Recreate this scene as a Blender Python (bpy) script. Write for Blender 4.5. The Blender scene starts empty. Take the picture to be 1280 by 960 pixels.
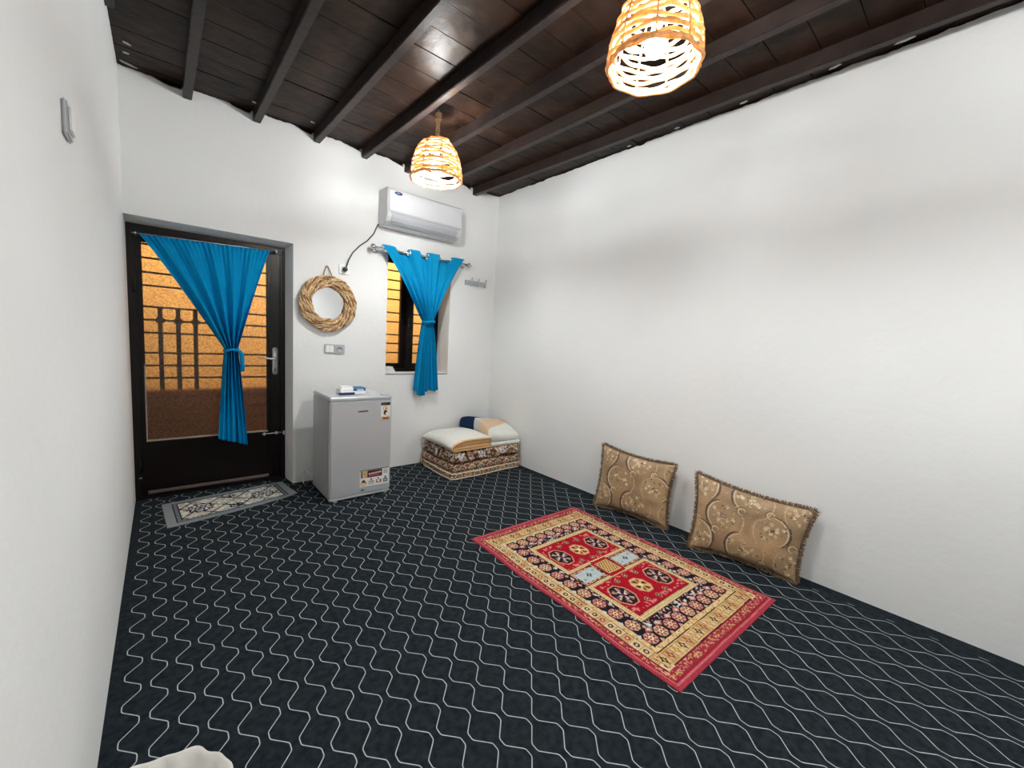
import bpy, bmesh, math, random
import numpy as np
from mathutils import Vector, Matrix

random.seed(7); np.random.seed(7)
scene = bpy.context.scene
COL = scene.collection

# ------------------------------------------------------------------ camera
def setup_camera():
    cd = bpy.data.cameras.new('camera'); cam = bpy.data.objects.new('camera', cd); COL.objects.link(cam)
    yaw, pitch, roll = (math.radians(a) for a in (40.6888, -5.8271, 3.2074))
    f = Vector((math.sin(yaw)*math.cos(pitch), math.cos(yaw)*math.cos(pitch), math.sin(pitch)))
    r = Vector((math.cos(yaw), -math.sin(yaw), 0)); u = r.cross(f)
    r2 = r*math.cos(roll) + u*math.sin(roll); u2 = -r*math.sin(roll) + u*math.cos(roll)
    m = Matrix((r2, u2, -f)).transposed().to_4x4(); m.translation = Vector((0.1743, -3.7652, 1.3063))
    cam.matrix_world = m
    cd.sensor_fit = 'HORIZONTAL'; cd.sensor_width = 36; cd.lens = 511.25/1280*36; cd.clip_start = 0.02
    scene.camera = cam
setup_camera()

# ------------------------------------------------------------------ world, exposure
BULB = 760.0            # emission strength of the lamp bulbs
OUT_W = 88.0            # added fill lights outside, watts
w = bpy.data.worlds.new('world'); scene.world = w; w.use_nodes = True
w.node_tree.nodes['Background'].inputs[0].default_value = (0.50, 0.56, 0.66, 1)
w.node_tree.nodes['Background'].inputs[1].default_value = 0.12
vs = scene.view_settings
vs.view_transform = 'Standard'; vs.look = 'None'; vs.gamma = 1.0; vs.use_curve_mapping = False
vs.exposure = 0.38
scene.cycles.max_bounces = 10; scene.cycles.diffuse_bounces = 6; scene.cycles.transparent_max_bounces = 12
scene.cycles.sample_clamp_indirect = 6.0
scene.cycles.use_denoising = True

W = 3.065; DEPTH = -5.25; ZC = 2.91

# ------------------------------------------------------------------ node helpers
def lin(r, g, b):
    f = lambda c: (c/255/12.92) if c/255 <= 0.04045 else ((c/255+0.055)/1.055)**2.4
    return (f(r), f(g), f(b), 1.0)

class X:
    """a socket with arithmetic"""
    def __init__(s, nt, sock): s.nt, s.s = nt, sock
    def _op(s, op, *o):
        n = s.nt.nodes.new('ShaderNodeMath'); n.operation = op
        s.nt.links.new(s.s, n.inputs[0])
        for i, v in enumerate(o):
            if isinstance(v, X): s.nt.links.new(v.s, n.inputs[i+1])
            else: n.inputs[i+1].default_value = v
        return X(s.nt, n.outputs[0])
    def __add__(s, o): return s._op('ADD', o)
    def __sub__(s, o): return s._op('SUBTRACT', o)
    def __mul__(s, o): return s._op('MULTIPLY', o)
    def __truediv__(s, o): return s._op('DIVIDE', o)
    def sin(s): return s._op('SINE')
    def cos(s): return s._op('COSINE')
    def abs(s): return s._op('ABSOLUTE')
    def floor(s): return s._op('FLOOR')
    def round(s): return s._op('ROUND')
    def sqrt(s): return s._op('SQRT')
    def min(s, o): return s._op('MINIMUM', o)
    def max(s, o): return s._op('MAXIMUM', o)
    def lt(s, o): return s._op('LESS_THAN', o)
    def sstep(s, a, b, lo=1.0, hi=0.0):
        n = s.nt.nodes.new('ShaderNodeMapRange'); n.interpolation_type = 'SMOOTHSTEP'
        s.nt.links.new(s.s, n.inputs[0])
        for i, v in enumerate((a, b, lo, hi)): n.inputs[i+1].default_value = v
        return X(s.nt, n.outputs[0])

MATS = {}
def mat(name, col=(0.8, 0.8, 0.8, 1), rough=0.6, metal=0.0, spec=0.5, noise=None, bump=None, attr=False, rnd=0.0, sheen=0.0, coat=0.0):
    """procedural Principled material. noise=(scale, amount) colour mottling, bump=(scale, strength, distance)"""
    m = bpy.data.materials.new(name); m.use_nodes = True; nt = m.node_tree
    b = nt.nodes['Principled BSDF']
    b.inputs['Roughness'].default_value = rough; b.inputs['Metallic'].default_value = metal
    b.inputs['Specular IOR Level'].default_value = spec
    if sheen: b.inputs['Sheen Weight'].default_value = sheen
    if coat: b.inputs['Coat Weight'].default_value = coat; b.inputs['Coat Roughness'].default_value = 0.2
    L = nt.links.new
    tc = nt.nodes.new('ShaderNodeTexCoord')
    if attr:
        a = nt.nodes.new('ShaderNodeAttribute'); a.attribute_name = 'Col'; src = a.outputs['Color']
    else:
        rgb = nt.nodes.new('ShaderNodeRGB'); rgb.outputs[0].default_value = col; src = rgb.outputs[0]
    if noise:
        n = nt.nodes.new('ShaderNodeTexNoise'); n.inputs['Scale'].default_value = noise[0]; n.inputs['Detail'].default_value = 5
        L(tc.outputs['Object'], n.inputs['Vector'])
        mr = nt.nodes.new('ShaderNodeMapRange'); mr.inputs[1].default_value = .25; mr.inputs[2].default_value = .75
        mr.inputs[3].default_value = 1-noise[1]; mr.inputs[4].default_value = 1+noise[1]
        L(n.outputs['Fac'], mr.inputs[0])
        val = X(nt, mr.outputs[0])
        if rnd:
            oi = nt.nodes.new('ShaderNodeObjectInfo'); val = val*(X(nt, oi.outputs['Random'])*(2*rnd)+(1-rnd))
        mx = nt.nodes.new('ShaderNodeVectorMath'); mx.operation = 'SCALE'
        L(src, mx.inputs[0]); L(val.s, mx.inputs['Scale']); src = mx.outputs[0]
    L(src, b.inputs['Base Color'])
    if bump:
        n = nt.nodes.new('ShaderNodeTexNoise'); n.inputs['Scale'].default_value = bump[0]; n.inputs['Detail'].default_value = 4
        L(tc.outputs['Object'], n.inputs['Vector'])
        bp = nt.nodes.new('ShaderNodeBump'); bp.inputs['Strength'].default_value = bump[1]; bp.inputs['Distance'].default_value = bump[2]
        L(n.outputs['Fac'], bp.inputs['Height']); L(bp.outputs[0], b.inputs['Normal'])
    MATS[name] = m
    return m

mat('plaster', lin(227, 227, 225), 0.75, spec=0.3, noise=(2.0, 0.02), bump=(22, 0.18, 0.01))
mat('reveal_plaster', lin(196, 195, 188), 0.8, spec=0.2, noise=(6, 0.04), bump=(30, 0.2, 0.008))
mat('plank', lin(40, 26, 19), 0.36, spec=0.10, noise=(7, 0.6), bump=(14, 0.35, 0.012), rnd=0.25)
mat('beam', lin(46, 38, 36), 0.34, spec=0.2, noise=(12, 0.25), bump=(25, 0.3, 0.006))
mat('cavity', lin(22, 17, 15), 0.9)
mat('door_paint', lin(17, 10, 9), 0.28, spec=0.22, noise=(5, 0.12))
mat('frame_paint', lin(20, 13, 12), 0.3, spec=0.25, noise=(5, 0.12))
mat('bead', lin(150, 143, 130), 0.6, noise=(30, .15))
mat('moulding', lin(84, 70, 64), 0.5, noise=(20, .15))
mat('grille', lin(58, 40, 32), 0.5, noise=(20, .2))
mat('chrome', lin(205, 205, 205), 0.22, metal=1.0, noise=(40, .03))
mat('silver', lin(190, 192, 194), 0.35, metal=0.6, noise=(40, .03))
mat('white_plastic', lin(232, 232, 230), 0.35, noise=(10, 0.01))
mat('ac_plastic', lin(202, 203, 205), 0.3, noise=(8, 0.01), coat=0.2)
mat('ac_vent', lin(170, 172, 176), 0.45, noise=(8, 0.02))
mat('grey_plastic', lin(178, 179, 182), 0.4, noise=(10, 0.03))
mat('dark_rubber', lin(52, 58, 62), 0.5, noise=(20, .1))
mat('badge_navy', lin(18, 42, 88), 0.3, noise=(30, .05))
mat('badge_mark', lin(190, 205, 225), 0.3, noise=(30, .02))
mat('fridge_silver', lin(196, 197, 199), 0.38, metal=0.35, noise=(3, 0.03), bump=(300, 0.04, 0.001))
mat('fridge_top', lin(196, 200, 204), 0.32, metal=0.2, noise=(3, 0.02))
mat('fridge_dark', lin(40, 42, 44), 0.5, noise=(12, .1))
mat('mirror', (0.93, 0.94, 0.95, 1), 0.02, metal=1.0)
mat('rope', lin(208, 176, 134), 0.85, noise=(60, 0.5), bump=(140, 0.8, 0.006))
mat('rope_dark', lin(150, 112, 76), 0.85, noise=(45, 0.75), bump=(140, 0.8, 0.006))
mat('twine', lin(150, 128, 98), 0.85, noise=(90, 0.3), bump=(160, 0.6, 0.004))
mat('curtain_door', lin(0, 134, 188), 0.85, spec=0.1, noise=(35, 0.06), bump=(500, 0.15, 0.001))
mat('curtain_window', lin(6, 136, 186), 0.85, spec=0.1, noise=(35, 0.05), bump=(500, 0.15, 0.001))
mat('rug', attr=True, rough=0.95, spec=0.1, noise=(160, 0.22), bump=(420, 0.6, 0.003))
mat('doormat', attr=True, rough=0.95, spec=0.1, noise=(150, 0.15), bump=(380, 0.5, 0.003))
mat('brocade', attr=True, rough=0.42, spec=0.45, noise=(110, 0.10), bump=(260, 0.35, 0.002), sheen=0.2)
mat('bedding', attr=True, rough=0.9, spec=0.15, noise=(60, 0.10), bump=(90, 0.35, 0.006))
mat('print', attr=True, rough=0.35, noise=(60, 0.02))
mat('fringe', lin(124, 98, 70), 0.8, noise=(60, 0.35))
mat('liner', lin(246, 244, 238), 0.35, noise=(20, .03), bump=(30, .4, .01))
mat('bin', lin(120, 122, 125), 0.5, noise=(10, .05))
mat('bulb_base', lin(215, 215, 215), 0.4, noise=(20, .02))
mat('paint_chip', lin(200, 198, 190), 0.8, noise=(40, .1))
mat('ochre_plaster', lin(226, 190, 132), 0.9, spec=0.1, noise=(5, 0.10))
mat('brown_plinth', lin(96, 66, 48), 0.9, spec=0.1, noise=(6, 0.2))
mat('outdoor_paving', lin(98, 74, 60), 0.9, spec=0.1, noise=(6, 0.2))

# thin translucent liner film
nt = MATS['liner'].node_tree; MATS['liner'].node_tree.nodes['Principled BSDF'].inputs['Transmission Weight'].default_value = 0.0
b = nt.nodes['Principled BSDF']; t = nt.nodes.new('ShaderNodeBsdfTranslucent'); t.inputs[0].default_value = lin(235, 233, 226)
mxs = nt.nodes.new('ShaderNodeMixShader'); mxs.inputs[0].default_value = 0.4
nt.links.new(b.outputs[0], mxs.inputs[1]); nt.links.new(t.outputs[0], mxs.inputs[2]); nt.links.new(mxs.outputs[0], nt.nodes['Material Output'].inputs[0])

# wicker: diffuse + translucent
m = bpy.data.materials.new('wicker'); m.use_nodes = True; nt = m.node_tree; MATS['wicker'] = m
b = nt.nodes['Principled BSDF']; b.inputs['Roughness'].default_value = 0.7
tc = nt.nodes.new('ShaderNodeTexCoord'); n = nt.nodes.new('ShaderNodeTexNoise'); n.inputs['Scale'].default_value = 40; nt.links.new(tc.outputs['Object'], n.inputs['Vector'])
cr = nt.nodes.new('ShaderNodeValToRGB'); cr.color_ramp.elements[0].position = .3; cr.color_ramp.elements[0].color = lin(206, 158, 100); cr.color_ramp.elements[1].position = .7; cr.color_ramp.elements[1].color = lin(242, 208, 152)
nt.links.new(n.outputs['Fac'], cr.inputs[0]); nt.links.new(cr.outputs[0], b.inputs['Base Color'])
t = nt.nodes.new('ShaderNodeBsdfTranslucent'); nt.links.new(cr.outputs[0], t.inputs[0])
mxs = nt.nodes.new('ShaderNodeMixShader'); mxs.inputs[0].default_value = 0.3
nt.links.new(b.outputs[0], mxs.inputs[1]); nt.links.new(t.outputs[0], mxs.inputs[2]); nt.links.new(mxs.outputs[0], nt.nodes['Material Output'].inputs[0])

# glowing bulb
m = bpy.data.materials.new('bulb_glow'); m.use_nodes = True; nt = m.node_tree; MATS['bulb_glow'] = m
nt.nodes.remove(nt.nodes['Principled BSDF']); e = nt.nodes.new('ShaderNodeEmission'); e.inputs[0].default_value = (0.945, 0.985, 1.0, 1); e.inputs[1].default_value = BULB
nt.links.new(e.outputs[0], nt.nodes['Material Output'].inputs[0])

mm = m.copy(); mm.name = 'bulb_fill'; MATS['bulb_fill'] = mm; mm.node_tree.nodes['Emission'].inputs[1].default_value = BULB*1.35  # brighter copy for the added lamp behind the camera

# patterned amber glass
def glass_mat(name, c0, c1):
    m = bpy.data.materials.new(name); m.use_nodes = True; nt = m.node_tree; MATS[name] = m
    nt.nodes.remove(nt.nodes['Principled BSDF'])
    tc = nt.nodes.new('ShaderNodeTexCoord'); n = nt.nodes.new('ShaderNodeTexNoise'); n.inputs['Scale'].default_value = 95; n.inputs['Detail'].default_value = 3
    nt.links.new(tc.outputs['Object'], n.inputs['Vector'])
    cr = nt.nodes.new('ShaderNodeValToRGB'); cr.color_ramp.elements[0].position = .36; cr.color_ramp.elements[0].color = c0; cr.color_ramp.elements[1].position = .6; cr.color_ramp.elements[1].color = c1
    nt.links.new(n.outputs['Fac'], cr.inputs[0])
    t = nt.nodes.new('ShaderNodeBsdfRefraction'); nt.links.new(cr.outputs[0], t.inputs[0]); t.inputs['IOR'].default_value = 1.12; t.inputs['Roughness'].default_value = 0.28
    g = nt.nodes.new('ShaderNodeBsdfGlossy'); g.inputs['Roughness'].default_value = 0.35; g.inputs[0].default_value = (.8, .8, .8, 1)
    bp = nt.nodes.new('ShaderNodeBump'); bp.inputs['Strength'].default_value = .5; bp.inputs['Distance'].default_value = .003
    nt.links.new(n.outputs['Fac'], bp.inputs['Height']); nt.links.new(bp.outputs[0], g.inputs['Normal'])
    mx = nt.nodes.new('ShaderNodeMixShader'); mx.inputs[0].default_value = 0.04
    nt.links.new(t.outputs[0], mx.inputs[1]); nt.links.new(g.outputs[0], mx.inputs[2]); nt.links.new(mx.outputs[0], nt.nodes['Material Output'].inputs[0])
glass_mat('amber_glass', (0.66, 0.55, 0.42, 1), (0.96, 0.88, 0.76, 1))
glass_mat('window_glass', (0.84, 0.73, 0.56, 1), (0.98, 0.92, 0.80, 1))

# carpet with printed wavy lines
def carpet():
    m = bpy.data.materials.new('carpet'); m.use_nodes = True; nt = m.node_tree; MATS['carpet'] = m; L = nt.links.new
    b = nt.nodes['Principled BSDF']; b.inputs['Roughness'].default_value = 0.92; b.inputs['Specular IOR Level'].default_value = 0.15
    tc = nt.nodes.new('ShaderNodeTexCoord'); sp = nt.nodes.new('ShaderNodeSeparateXYZ'); L(tc.outputs['Object'], sp.inputs[0])
    x = X(nt, sp.outputs[0]) - 0.064; y = X(nt, sp.outputs[1])
    P, A, T = 0.0733, 0.0231, 0.158
    ph = (y + 2.074)*(2*math.pi/T)                       # k even: right-hand peak where ph = 0
    fr = ph*(1/(2*math.pi)); fr = fr - fr.floor()
    tri = (fr - 0.5).abs()*4.0 - 1.0
    k = 1.62
    wv = ((tri*k)._op('SMOOTH_MIN', 1.0, 0.42))._op('SMOOTH_MAX', -1.0, 0.42)*A
    df = (tri*k).abs().sstep(0.8, 1.2)*(k*A*4/T)
    norm = (df*df + 1.0).sqrt()
    def dist(sign, off):                                 # lines with k even (sign 1) or odd (sign -1)
        d = x - wv*sign - off
        d = d - (d/(2*P)).round()*(2*P)
        return d.abs()/norm
    d = dist(1, 0.0).min(dist(-1, P))
    line = d.sstep(0.0009, 0.0021)*X(nt, sp.outputs[0]).sstep(0.030, 0.034, 0.0, 1.0)*X(nt, sp.outputs[0]).sstep(2.972, 2.976)
    n1 = nt.nodes.new('ShaderNodeTexNoise'); n1.inputs['Scale'].default_value = 300; n1.inputs['Detail'].default_value = 2; L(tc.outputs['Object'], n1.inputs['Vector'])
    n2 = nt.nodes.new('ShaderNodeTexNoise'); n2.inputs['Scale'].default_value = 38; n2.inputs['Detail'].default_value = 6; L(tc.outputs['Object'], n2.inputs['Vector'])
    cr = nt.nodes.new('ShaderNodeValToRGB'); cr.color_ramp.elements[0].position = .38; cr.color_ramp.elements[0].color = lin(14, 20, 26); cr.color_ramp.elements[1].position = .64; cr.color_ramp.elements[1].color = lin(35, 44, 50)
    f = X(nt, n1.outputs['Fac'])*0.35 + X(nt, n2.outputs['Fac'])*0.65; L(f.s, cr.inputs[0])
    mx = nt.nodes.new('ShaderNodeMix'); mx.data_type = 'RGBA'; L(line.s, mx.inputs[0]); L(cr.outputs[0], mx.inputs[6]); mx.inputs[7].default_value = lin(184, 190, 192)
    L(mx.outputs[2], b.inputs['Base Color'])
    bp = nt.nodes.new('ShaderNodeBump'); bp.inputs['Strength'].default_value = .4; bp.inputs['Distance'].default_value = .002; L(n1.outputs['Fac'], bp.inputs['Height']); L(bp.outputs[0], b.inputs['Normal'])
carpet()

# ------------------------------------------------------------------ object helpers
def link(name, me, material=None, parent=None, smooth=False):
    o = bpy.data.objects.new(name, me); COL.objects.link(o)
    if material is not None and not me.materials: me.materials.append(MATS[material] if isinstance(material, str) else material)
    if parent is not None: o.parent = parent
    if smooth:
        for p in me.polygons: p.use_smooth = True
    return o
def tag(o, label, cat, group=None, kind=None):
    o['label'] = label; o['category'] = cat
    if group: o['group'] = group
    if kind: o['kind'] = kind
    return o
def thing(name, label, cat, loc=(0, 0, 0), group=None):
    o = bpy.data.objects.new(name, None); COL.objects.link(o); o.location = loc; o.empty_display_size = .1
    bpy.context.view_layer.update()
    return tag(o, label, cat, group)
def mesh_of(name, V, F):
    me = bpy.data.meshes.new(name); me.from_pydata([tuple(map(float, v)) for v in V], [], F); me.update(); return me
def local(parent, V):
    """world-space vertices to the parent's space (parents are never rotated)"""
    if parent is None: return np.asarray(V, float)
    off = np.zeros(3); p = parent
    while p is not None: off += np.array(p.location); p = p.parent
    return np.asarray(V, float) - off
def build(name, V, F, material, parent=None, smooth=False, bevel=0, seg=2):
    V = local(parent, V)
    me = mesh_of(name, V, F)
    if bevel:
        bm = bmesh.new(); bm.from_mesh(me); bmesh.ops.recalc_face_normals(bm, faces=bm.faces)
        bmesh.ops.bevel(bm, geom=list(bm.edges), offset=bevel, segments=seg, affect='EDGES', clamp_overlap=True)
        bm.to_mesh(me); bm.free()
    o = link(name, me, material, parent, smooth)
    return o
BF = [(0, 1, 3, 2), (4, 6, 7, 5), (0, 4, 5, 1), (2, 3, 7, 6), (0, 2, 6, 4), (1, 5, 7, 3)]
def boxv(x0, x1, y0, y1, z0, z1): return [(x, y, z) for x in (x0, x1) for y in (y0, y1) for z in (z0, z1)]
def box(name, x0, x1, y0, y1, z0, z1, material, parent=None, bevel=0.002, seg=2):
    return build(name, boxv(x0, x1, y0, y1, z0, z1), BF, material, parent, False, bevel, seg)
def multi(name, boxes, material, parent=None):
    V, F = [], []
    for bx in boxes:
        k = len(V); V += boxv(*bx); F += [tuple(i+k for i in f) for f in BF]
    return build(name, V, F, material, parent)
def prism(name, prof, axis, a0, a1, material, parent=None, bevel=0, seg=2, smooth=False):
    """prof: list of 2D points in the plane normal to axis ('x': (y,z), 'y': (x,z), 'z': (x,y))"""
    def P(q, a): return {'x': (a, q[0], q[1]), 'y': (q[0], a, q[1]), 'z': (q[0], q[1], a)}[axis]
    n = len(prof); V = [P(q, a0) for q in prof] + [P(q, a1) for q in prof]
    F = [tuple(range(n)), tuple(range(2*n-1, n-1, -1))] + [(i, i+n, (i+1) % n+n, (i+1) % n) for i in range(n)]
    me = mesh_of(name, local(parent, V), F); bm = bmesh.new(); bm.from_mesh(me); bmesh.ops.recalc_face_normals(bm, faces=bm.faces)
    if bevel: bmesh.ops.bevel(bm, geom=list(bm.edges), offset=bevel, segments=seg, affect='EDGES', clamp_overlap=True)
    bm.to_mesh(me); bm.free()
    return link(name, me, material, parent, smooth)
def tube_vf(path, rad, sides=8, closed=False, squash=None):
    P = np.asarray(path, float); n = len(P); V, F = [], []
    rad = np.broadcast_to(np.asarray(rad, float), (n,))
    if closed: T = np.roll(P, -1, 0)-np.roll(P, 1, 0)
    else: T = np.gradient(P, axis=0)
    T /= np.linalg.norm(T, axis=1)[:, None]+1e-12
    up = np.array([0, 0, 1.0]) if abs(T[0][2]) < 0.9 else np.array([1.0, 0, 0])
    a = np.cross(T[0], up); a /= np.linalg.norm(a)
    for i in range(n):
        a = a-T[i]*(a@T[i]); a /= np.linalg.norm(a)+1e-12; b = np.cross(T[i], a)
        for k in range(sides):
            t = 2*math.pi*k/sides
            V.append(P[i]+rad[i]*(a*math.cos(t)+b*math.sin(t)*(squash or 1)))
    m = n if closed else n-1
    for i in range(m):
        j = (i+1) % n
        for k in range(sides):
            l = (k+1) % sides; F.append((i*sides+k, i*sides+l, j*sides+l, j*sides+k))
    if not closed: F += [tuple(range(sides-1, -1, -1)), tuple((n-1)*sides+k for k in range(sides))]
    return V, F
def tube(name, path, rad, material, parent=None, sides=8, closed=False, squash=None):
    V, F = tube_vf(path, rad, sides, closed, squash)
    return build(name, V, F, material, parent, True)
def lathe(name, prof, centre, material, parent=None, n=32, axis='z', smooth=True):
    """prof: list of (r, h); h runs along axis"""
    V, F = [], []
    for (r, h) in prof:
        for k in range(n):
            t = 2*math.pi*k/n; c, s = r*math.cos(t), r*math.sin(t)
            V.append({'z': (c, s, h), 'y': (c, h, s), 'x': (h, c, s)}[axis])
    V = [np.array(v)+np.array(centre) for v in V]
    for i in range(len(prof)-1):
        for k in range(n):
            l = (k+1) % n; F.append((i*n+k, i*n+l, (i+1)*n+l, (i+1)*n+k))
    if prof[0][0] > 1e-5: F.append(tuple(range(n-1, -1, -1)))
    if prof[-1][0] > 1e-5: F.append(tuple((len(prof)-1)*n+k for k in range(n)))
    o = build(name, V, F, material, parent, smooth)
    bm = bmesh.new(); bm.from_mesh(o.data); bmesh.ops.remove_doubles(bm, verts=bm.verts, dist=1e-6); bmesh.ops.recalc_face_normals(bm, faces=bm.faces)
    bm.to_mesh(o.data); bm.free()
    return o
def setcol(me, C):
    at = me.color_attributes.new('Col', 'FLOAT_COLOR', 'POINT')
    C = np.concatenate([np.asarray(C, np.float32).reshape(-1, 3), np.ones((len(me.vertices), 1), np.float32)], 1)
    at.data.foreach_set('color', C.ravel())
def grid_faces(ny, nx, off=0, flip=False):
    i = np.arange((ny-1)*(nx-1)); r, c = i//(nx-1), i % (nx-1); a = r*nx+c+off
    q = np.stack([a, a+1, a+nx+1, a+nx], 1)
    if flip: q = q[:, ::-1]
    return q
def fast_mesh(name, V, Q):
    V = np.asarray(V, np.float32).reshape(-1, 3); Q = np.asarray(Q, np.int32)
    me = bpy.data.meshes.new(name); me.vertices.add(len(V)); me.vertices.foreach_set('co', V.ravel())
    me.loops.add(Q.size); me.loops.foreach_set('vertex_index', Q.ravel())
    me.polygons.add(len(Q)); me.polygons.foreach_set('loop_start', np.arange(len(Q), dtype=np.int32)*4)
    me.update(calc_edges=True); me.validate(); return me
def grid_obj(name, P, C, material, parent=None, thick=None, smooth=True):
    """P (ny,nx,3) world; thick: offset vector of a closed underside; C (ny,nx,3) linear colours"""
    ny, nx = P.shape[:2]; V = local(parent, P.reshape(-1, 3)); Q = [grid_faces(ny, nx)]; CC = None if C is None else C.reshape(-1, 3)
    if thick is not None:
        n = ny*nx; V2 = V+np.asarray(thick).reshape(-1, 3) if np.ndim(thick) > 1 else V+np.array(thick)
        V = np.concatenate([V, V2]); Q.append(grid_faces(ny, nx, n, True))
        ring = list(range(nx))+[r*nx+nx-1 for r in range(1, ny)]+[(ny-1)*nx+c for c in range(nx-2, -1, -1)]+[r*nx for r in range(ny-2, 0, -1)]
        rr = np.array(ring); r2 = np.roll(rr, -1); Q.append(np.stack([r2, rr, rr+n, r2+n], 1))
        if CC is not None: CC = np.concatenate([CC, CC])
    me = fast_mesh(name, V, np.concatenate(Q))
    if CC is not None: setcol(me, CC)
    return link(name, me, material, parent, smooth)

# value noise for wobble
def vnoise(u, v, seed=0):
    rs = np.random.RandomState(seed); G = rs.rand(64, 64)
    u = np.asarray(u, float); v = np.asarray(v, float)
    i, j = np.floor(u).astype(int), np.floor(v).astype(int); fu, fv = u-i, v-j
    fu = fu*fu*(3-2*fu); fv = fv*fv*(3-2*fv); g = lambda a, b: G[a % 64, b % 64]
    return (g(i, j)*(1-fu)+g(i+1, j)*fu)*(1-fv)+(g(i, j+1)*(1-fu)+g(i+1, j+1)*fu)*fv - .5

class Canvas:
    """flat print painted on a grid of points (metres)"""
    def __init__(s, U, V, base): s.U, s.V = U, V; s.C = np.zeros(U.shape+(3,)); s.C[:] = lin(*base)[:3]
    def fill(s, mask, c, a=1.0): s.C[mask] = s.C[mask]*(1-a)+np.array(lin(*c)[:3])*a
    def rect(s, u0, u1, v0, v1, c, a=1.0): s.fill((s.U >= u0) & (s.U < u1) & (s.V >= v0) & (s.V < v1), c, a)
    def ell(s, u, v, a, b, c, al=1.0, ring=None):
        d = np.hypot((s.U-u)/a, (s.V-v)/b); s.fill((d < 1) if ring is None else ((d < 1) & (d > ring)), c, al)
    def octa(s, u, v, a, b, c):
        x, y = np.abs(s.U-u)/a, np.abs(s.V-v)/b; s.fill((x < 1) & (y < 1) & (x+y < 1.42), c)
    def dia(s, u, v, a, b, c): s.fill(np.abs(s.U-u)/a+np.abs(s.V-v)/b < 1, c)
    def arc(s, u, v, r, w, t0, t1, c, al=1.0, tap=True):
        d = np.hypot(s.U-u, s.V-v); t = (np.arctan2(s.V-v, s.U-u)-t0) % (2*math.pi); span = (t1-t0) % (2*math.pi)
        ww = w*np.sin(np.clip(t/span, 0, 1)*math.pi)**.5 if tap else w
        s.fill((np.abs(d-r) < ww) & (t < span), c, al)

# ================================================================== STRUCTURE
def structure(o, label, cat):
    o['kind'] = 'structure'; o['label'] = label; o['category'] = cat; return o

fl = build('floor', [(-0.2, DEPTH-.2, 0), (W+.2, DEPTH-.2, 0), (W+.2, 0.31, 0), (-0.2, 0.31, 0)], [(0, 1, 2, 3)], 'carpet')
structure(fl, 'dark charcoal fitted carpet with thin white wavy lines', 'carpet floor')

def ragged(t, seed):
    t = np.asarray(t); return 2.902+.016*vnoise(t*9, t*0+.5, seed)+.012*vnoise(t*31, t*0+3.5, seed+1)+.006*vnoise(t*80, t*0+7.5, seed+2)
BEAM_X0 = [0.345, 0.752, 1.172, 1.562, 1.962, 2.36, 2.738]     # at the door wall
BEAM_X1 = [0.366, 0.782, 1.228, 1.650, 2.035, 2.44, 2.90]      # at y = -4.4
def beam_x(i, y): return BEAM_X0[i]+(BEAM_X1[i]-BEAM_X0[i])*(y/-4.4)

def wall_back():
    V, F = [], []
    def quad(*p):
        k = len(V); V.extend(p); F.append(tuple(range(k, k+4)))
    def face(x0, x1, z0, z1, y=0): quad((x0, y, z0), (x1, y, z0), (x1, y, z1), (x0, y, z1))
    D0, D1, DZ, DY = 0.0, 1.0, 2.0, 0.18
    A0, A1, Z0, Z1, WY = 1.80, 2.49, 0.935, 2.11, 0.22
    zt = 2.78
    face(D0, D1, DZ, zt); face(D1, A0, 0, zt); face(A0, A1, 0, Z0); face(A0, A1, Z1, zt); face(A1, W+.05, 0, zt)
    face(-.05, 0, 0, zt)
    xs = np.arange(-.05, W+.051, .0125); zs = ragged(xs, 3)
    # plaster is recessed beside the left flank of each beam
    for bx in BEAM_X0:
        t = (bx-.03-xs)/.16; msk = (t > 0) & (t < 1); zs[msk] -= .030*(1-t[msk])
    for i in range(len(xs)-1):
        quad((xs[i], 0, zt), (xs[i+1], 0, zt), (xs[i+1], 0, zs[i+1]), (xs[i], 0, zs[i]))
        quad((xs[i], 0, zs[i]), (xs[i+1], 0, zs[i+1]), (xs[i+1], .035, zs[i+1]+.022), (xs[i], .035, zs[i]+.022))
    # outer skin of the wall
    yb = .31
    for a in ((-.2, 0, 0, 2.98), (0, D1, DZ-.02, 2.98), (D1-.03, A0, 0, 2.98), (A0, A1, 0, Z0), (A0, A1, Z1, 2.98), (A1, W+.2, 0, 2.98)): face(*a, y=yb)
    n_plain = len(F)
    # reveals
    quad((0, 0, 0), (0, DY, 0), (0, DY, DZ-.0), (0, 0, DZ)); quad((D1, 0, 0), (D1-.022, DY, 0), (D1-.022, DY, DZ-.02), (D1, 0, DZ)); quad((0, 0, DZ), (0, DY, DZ-.02), (D1-.022, DY, DZ-.02), (D1, 0, DZ))
    quad((D1-.022, DY, 0), (D1-.03, yb, 0), (D1-.03, yb, DZ), (D1-.022, DY, DZ)); quad((0, DY, DZ-.02), (0, yb, DZ-.02), (D1, yb, DZ-.02), (D1, DY, DZ-.02)); quad((0, DY, 0), (0, yb, 0), (0, yb, DZ), (0, DY, DZ))
    quad((A0, 0, Z0), (A0, yb, Z0), (A0, yb, Z1), (A0, 0, Z1)); quad((A1, 0, Z0), (A1-.01, yb, Z0), (A1-.01, yb, Z1), (A1, 0, Z1)); quad((A0, 0, Z1), (A0, yb, Z1), (A1, yb, Z1), (A1, 0, Z1)); quad((A0, 0, Z0), (A0, yb, Z0), (A1, yb, Z0), (A1, 0, Z0))
    o = build('wall_back', V, F, 'plaster'); o.data.materials.append(MATS['reveal_plaster'])
    structure(o, 'white plastered wall with the dark door and the small window', 'wall')
wall_back()
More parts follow.
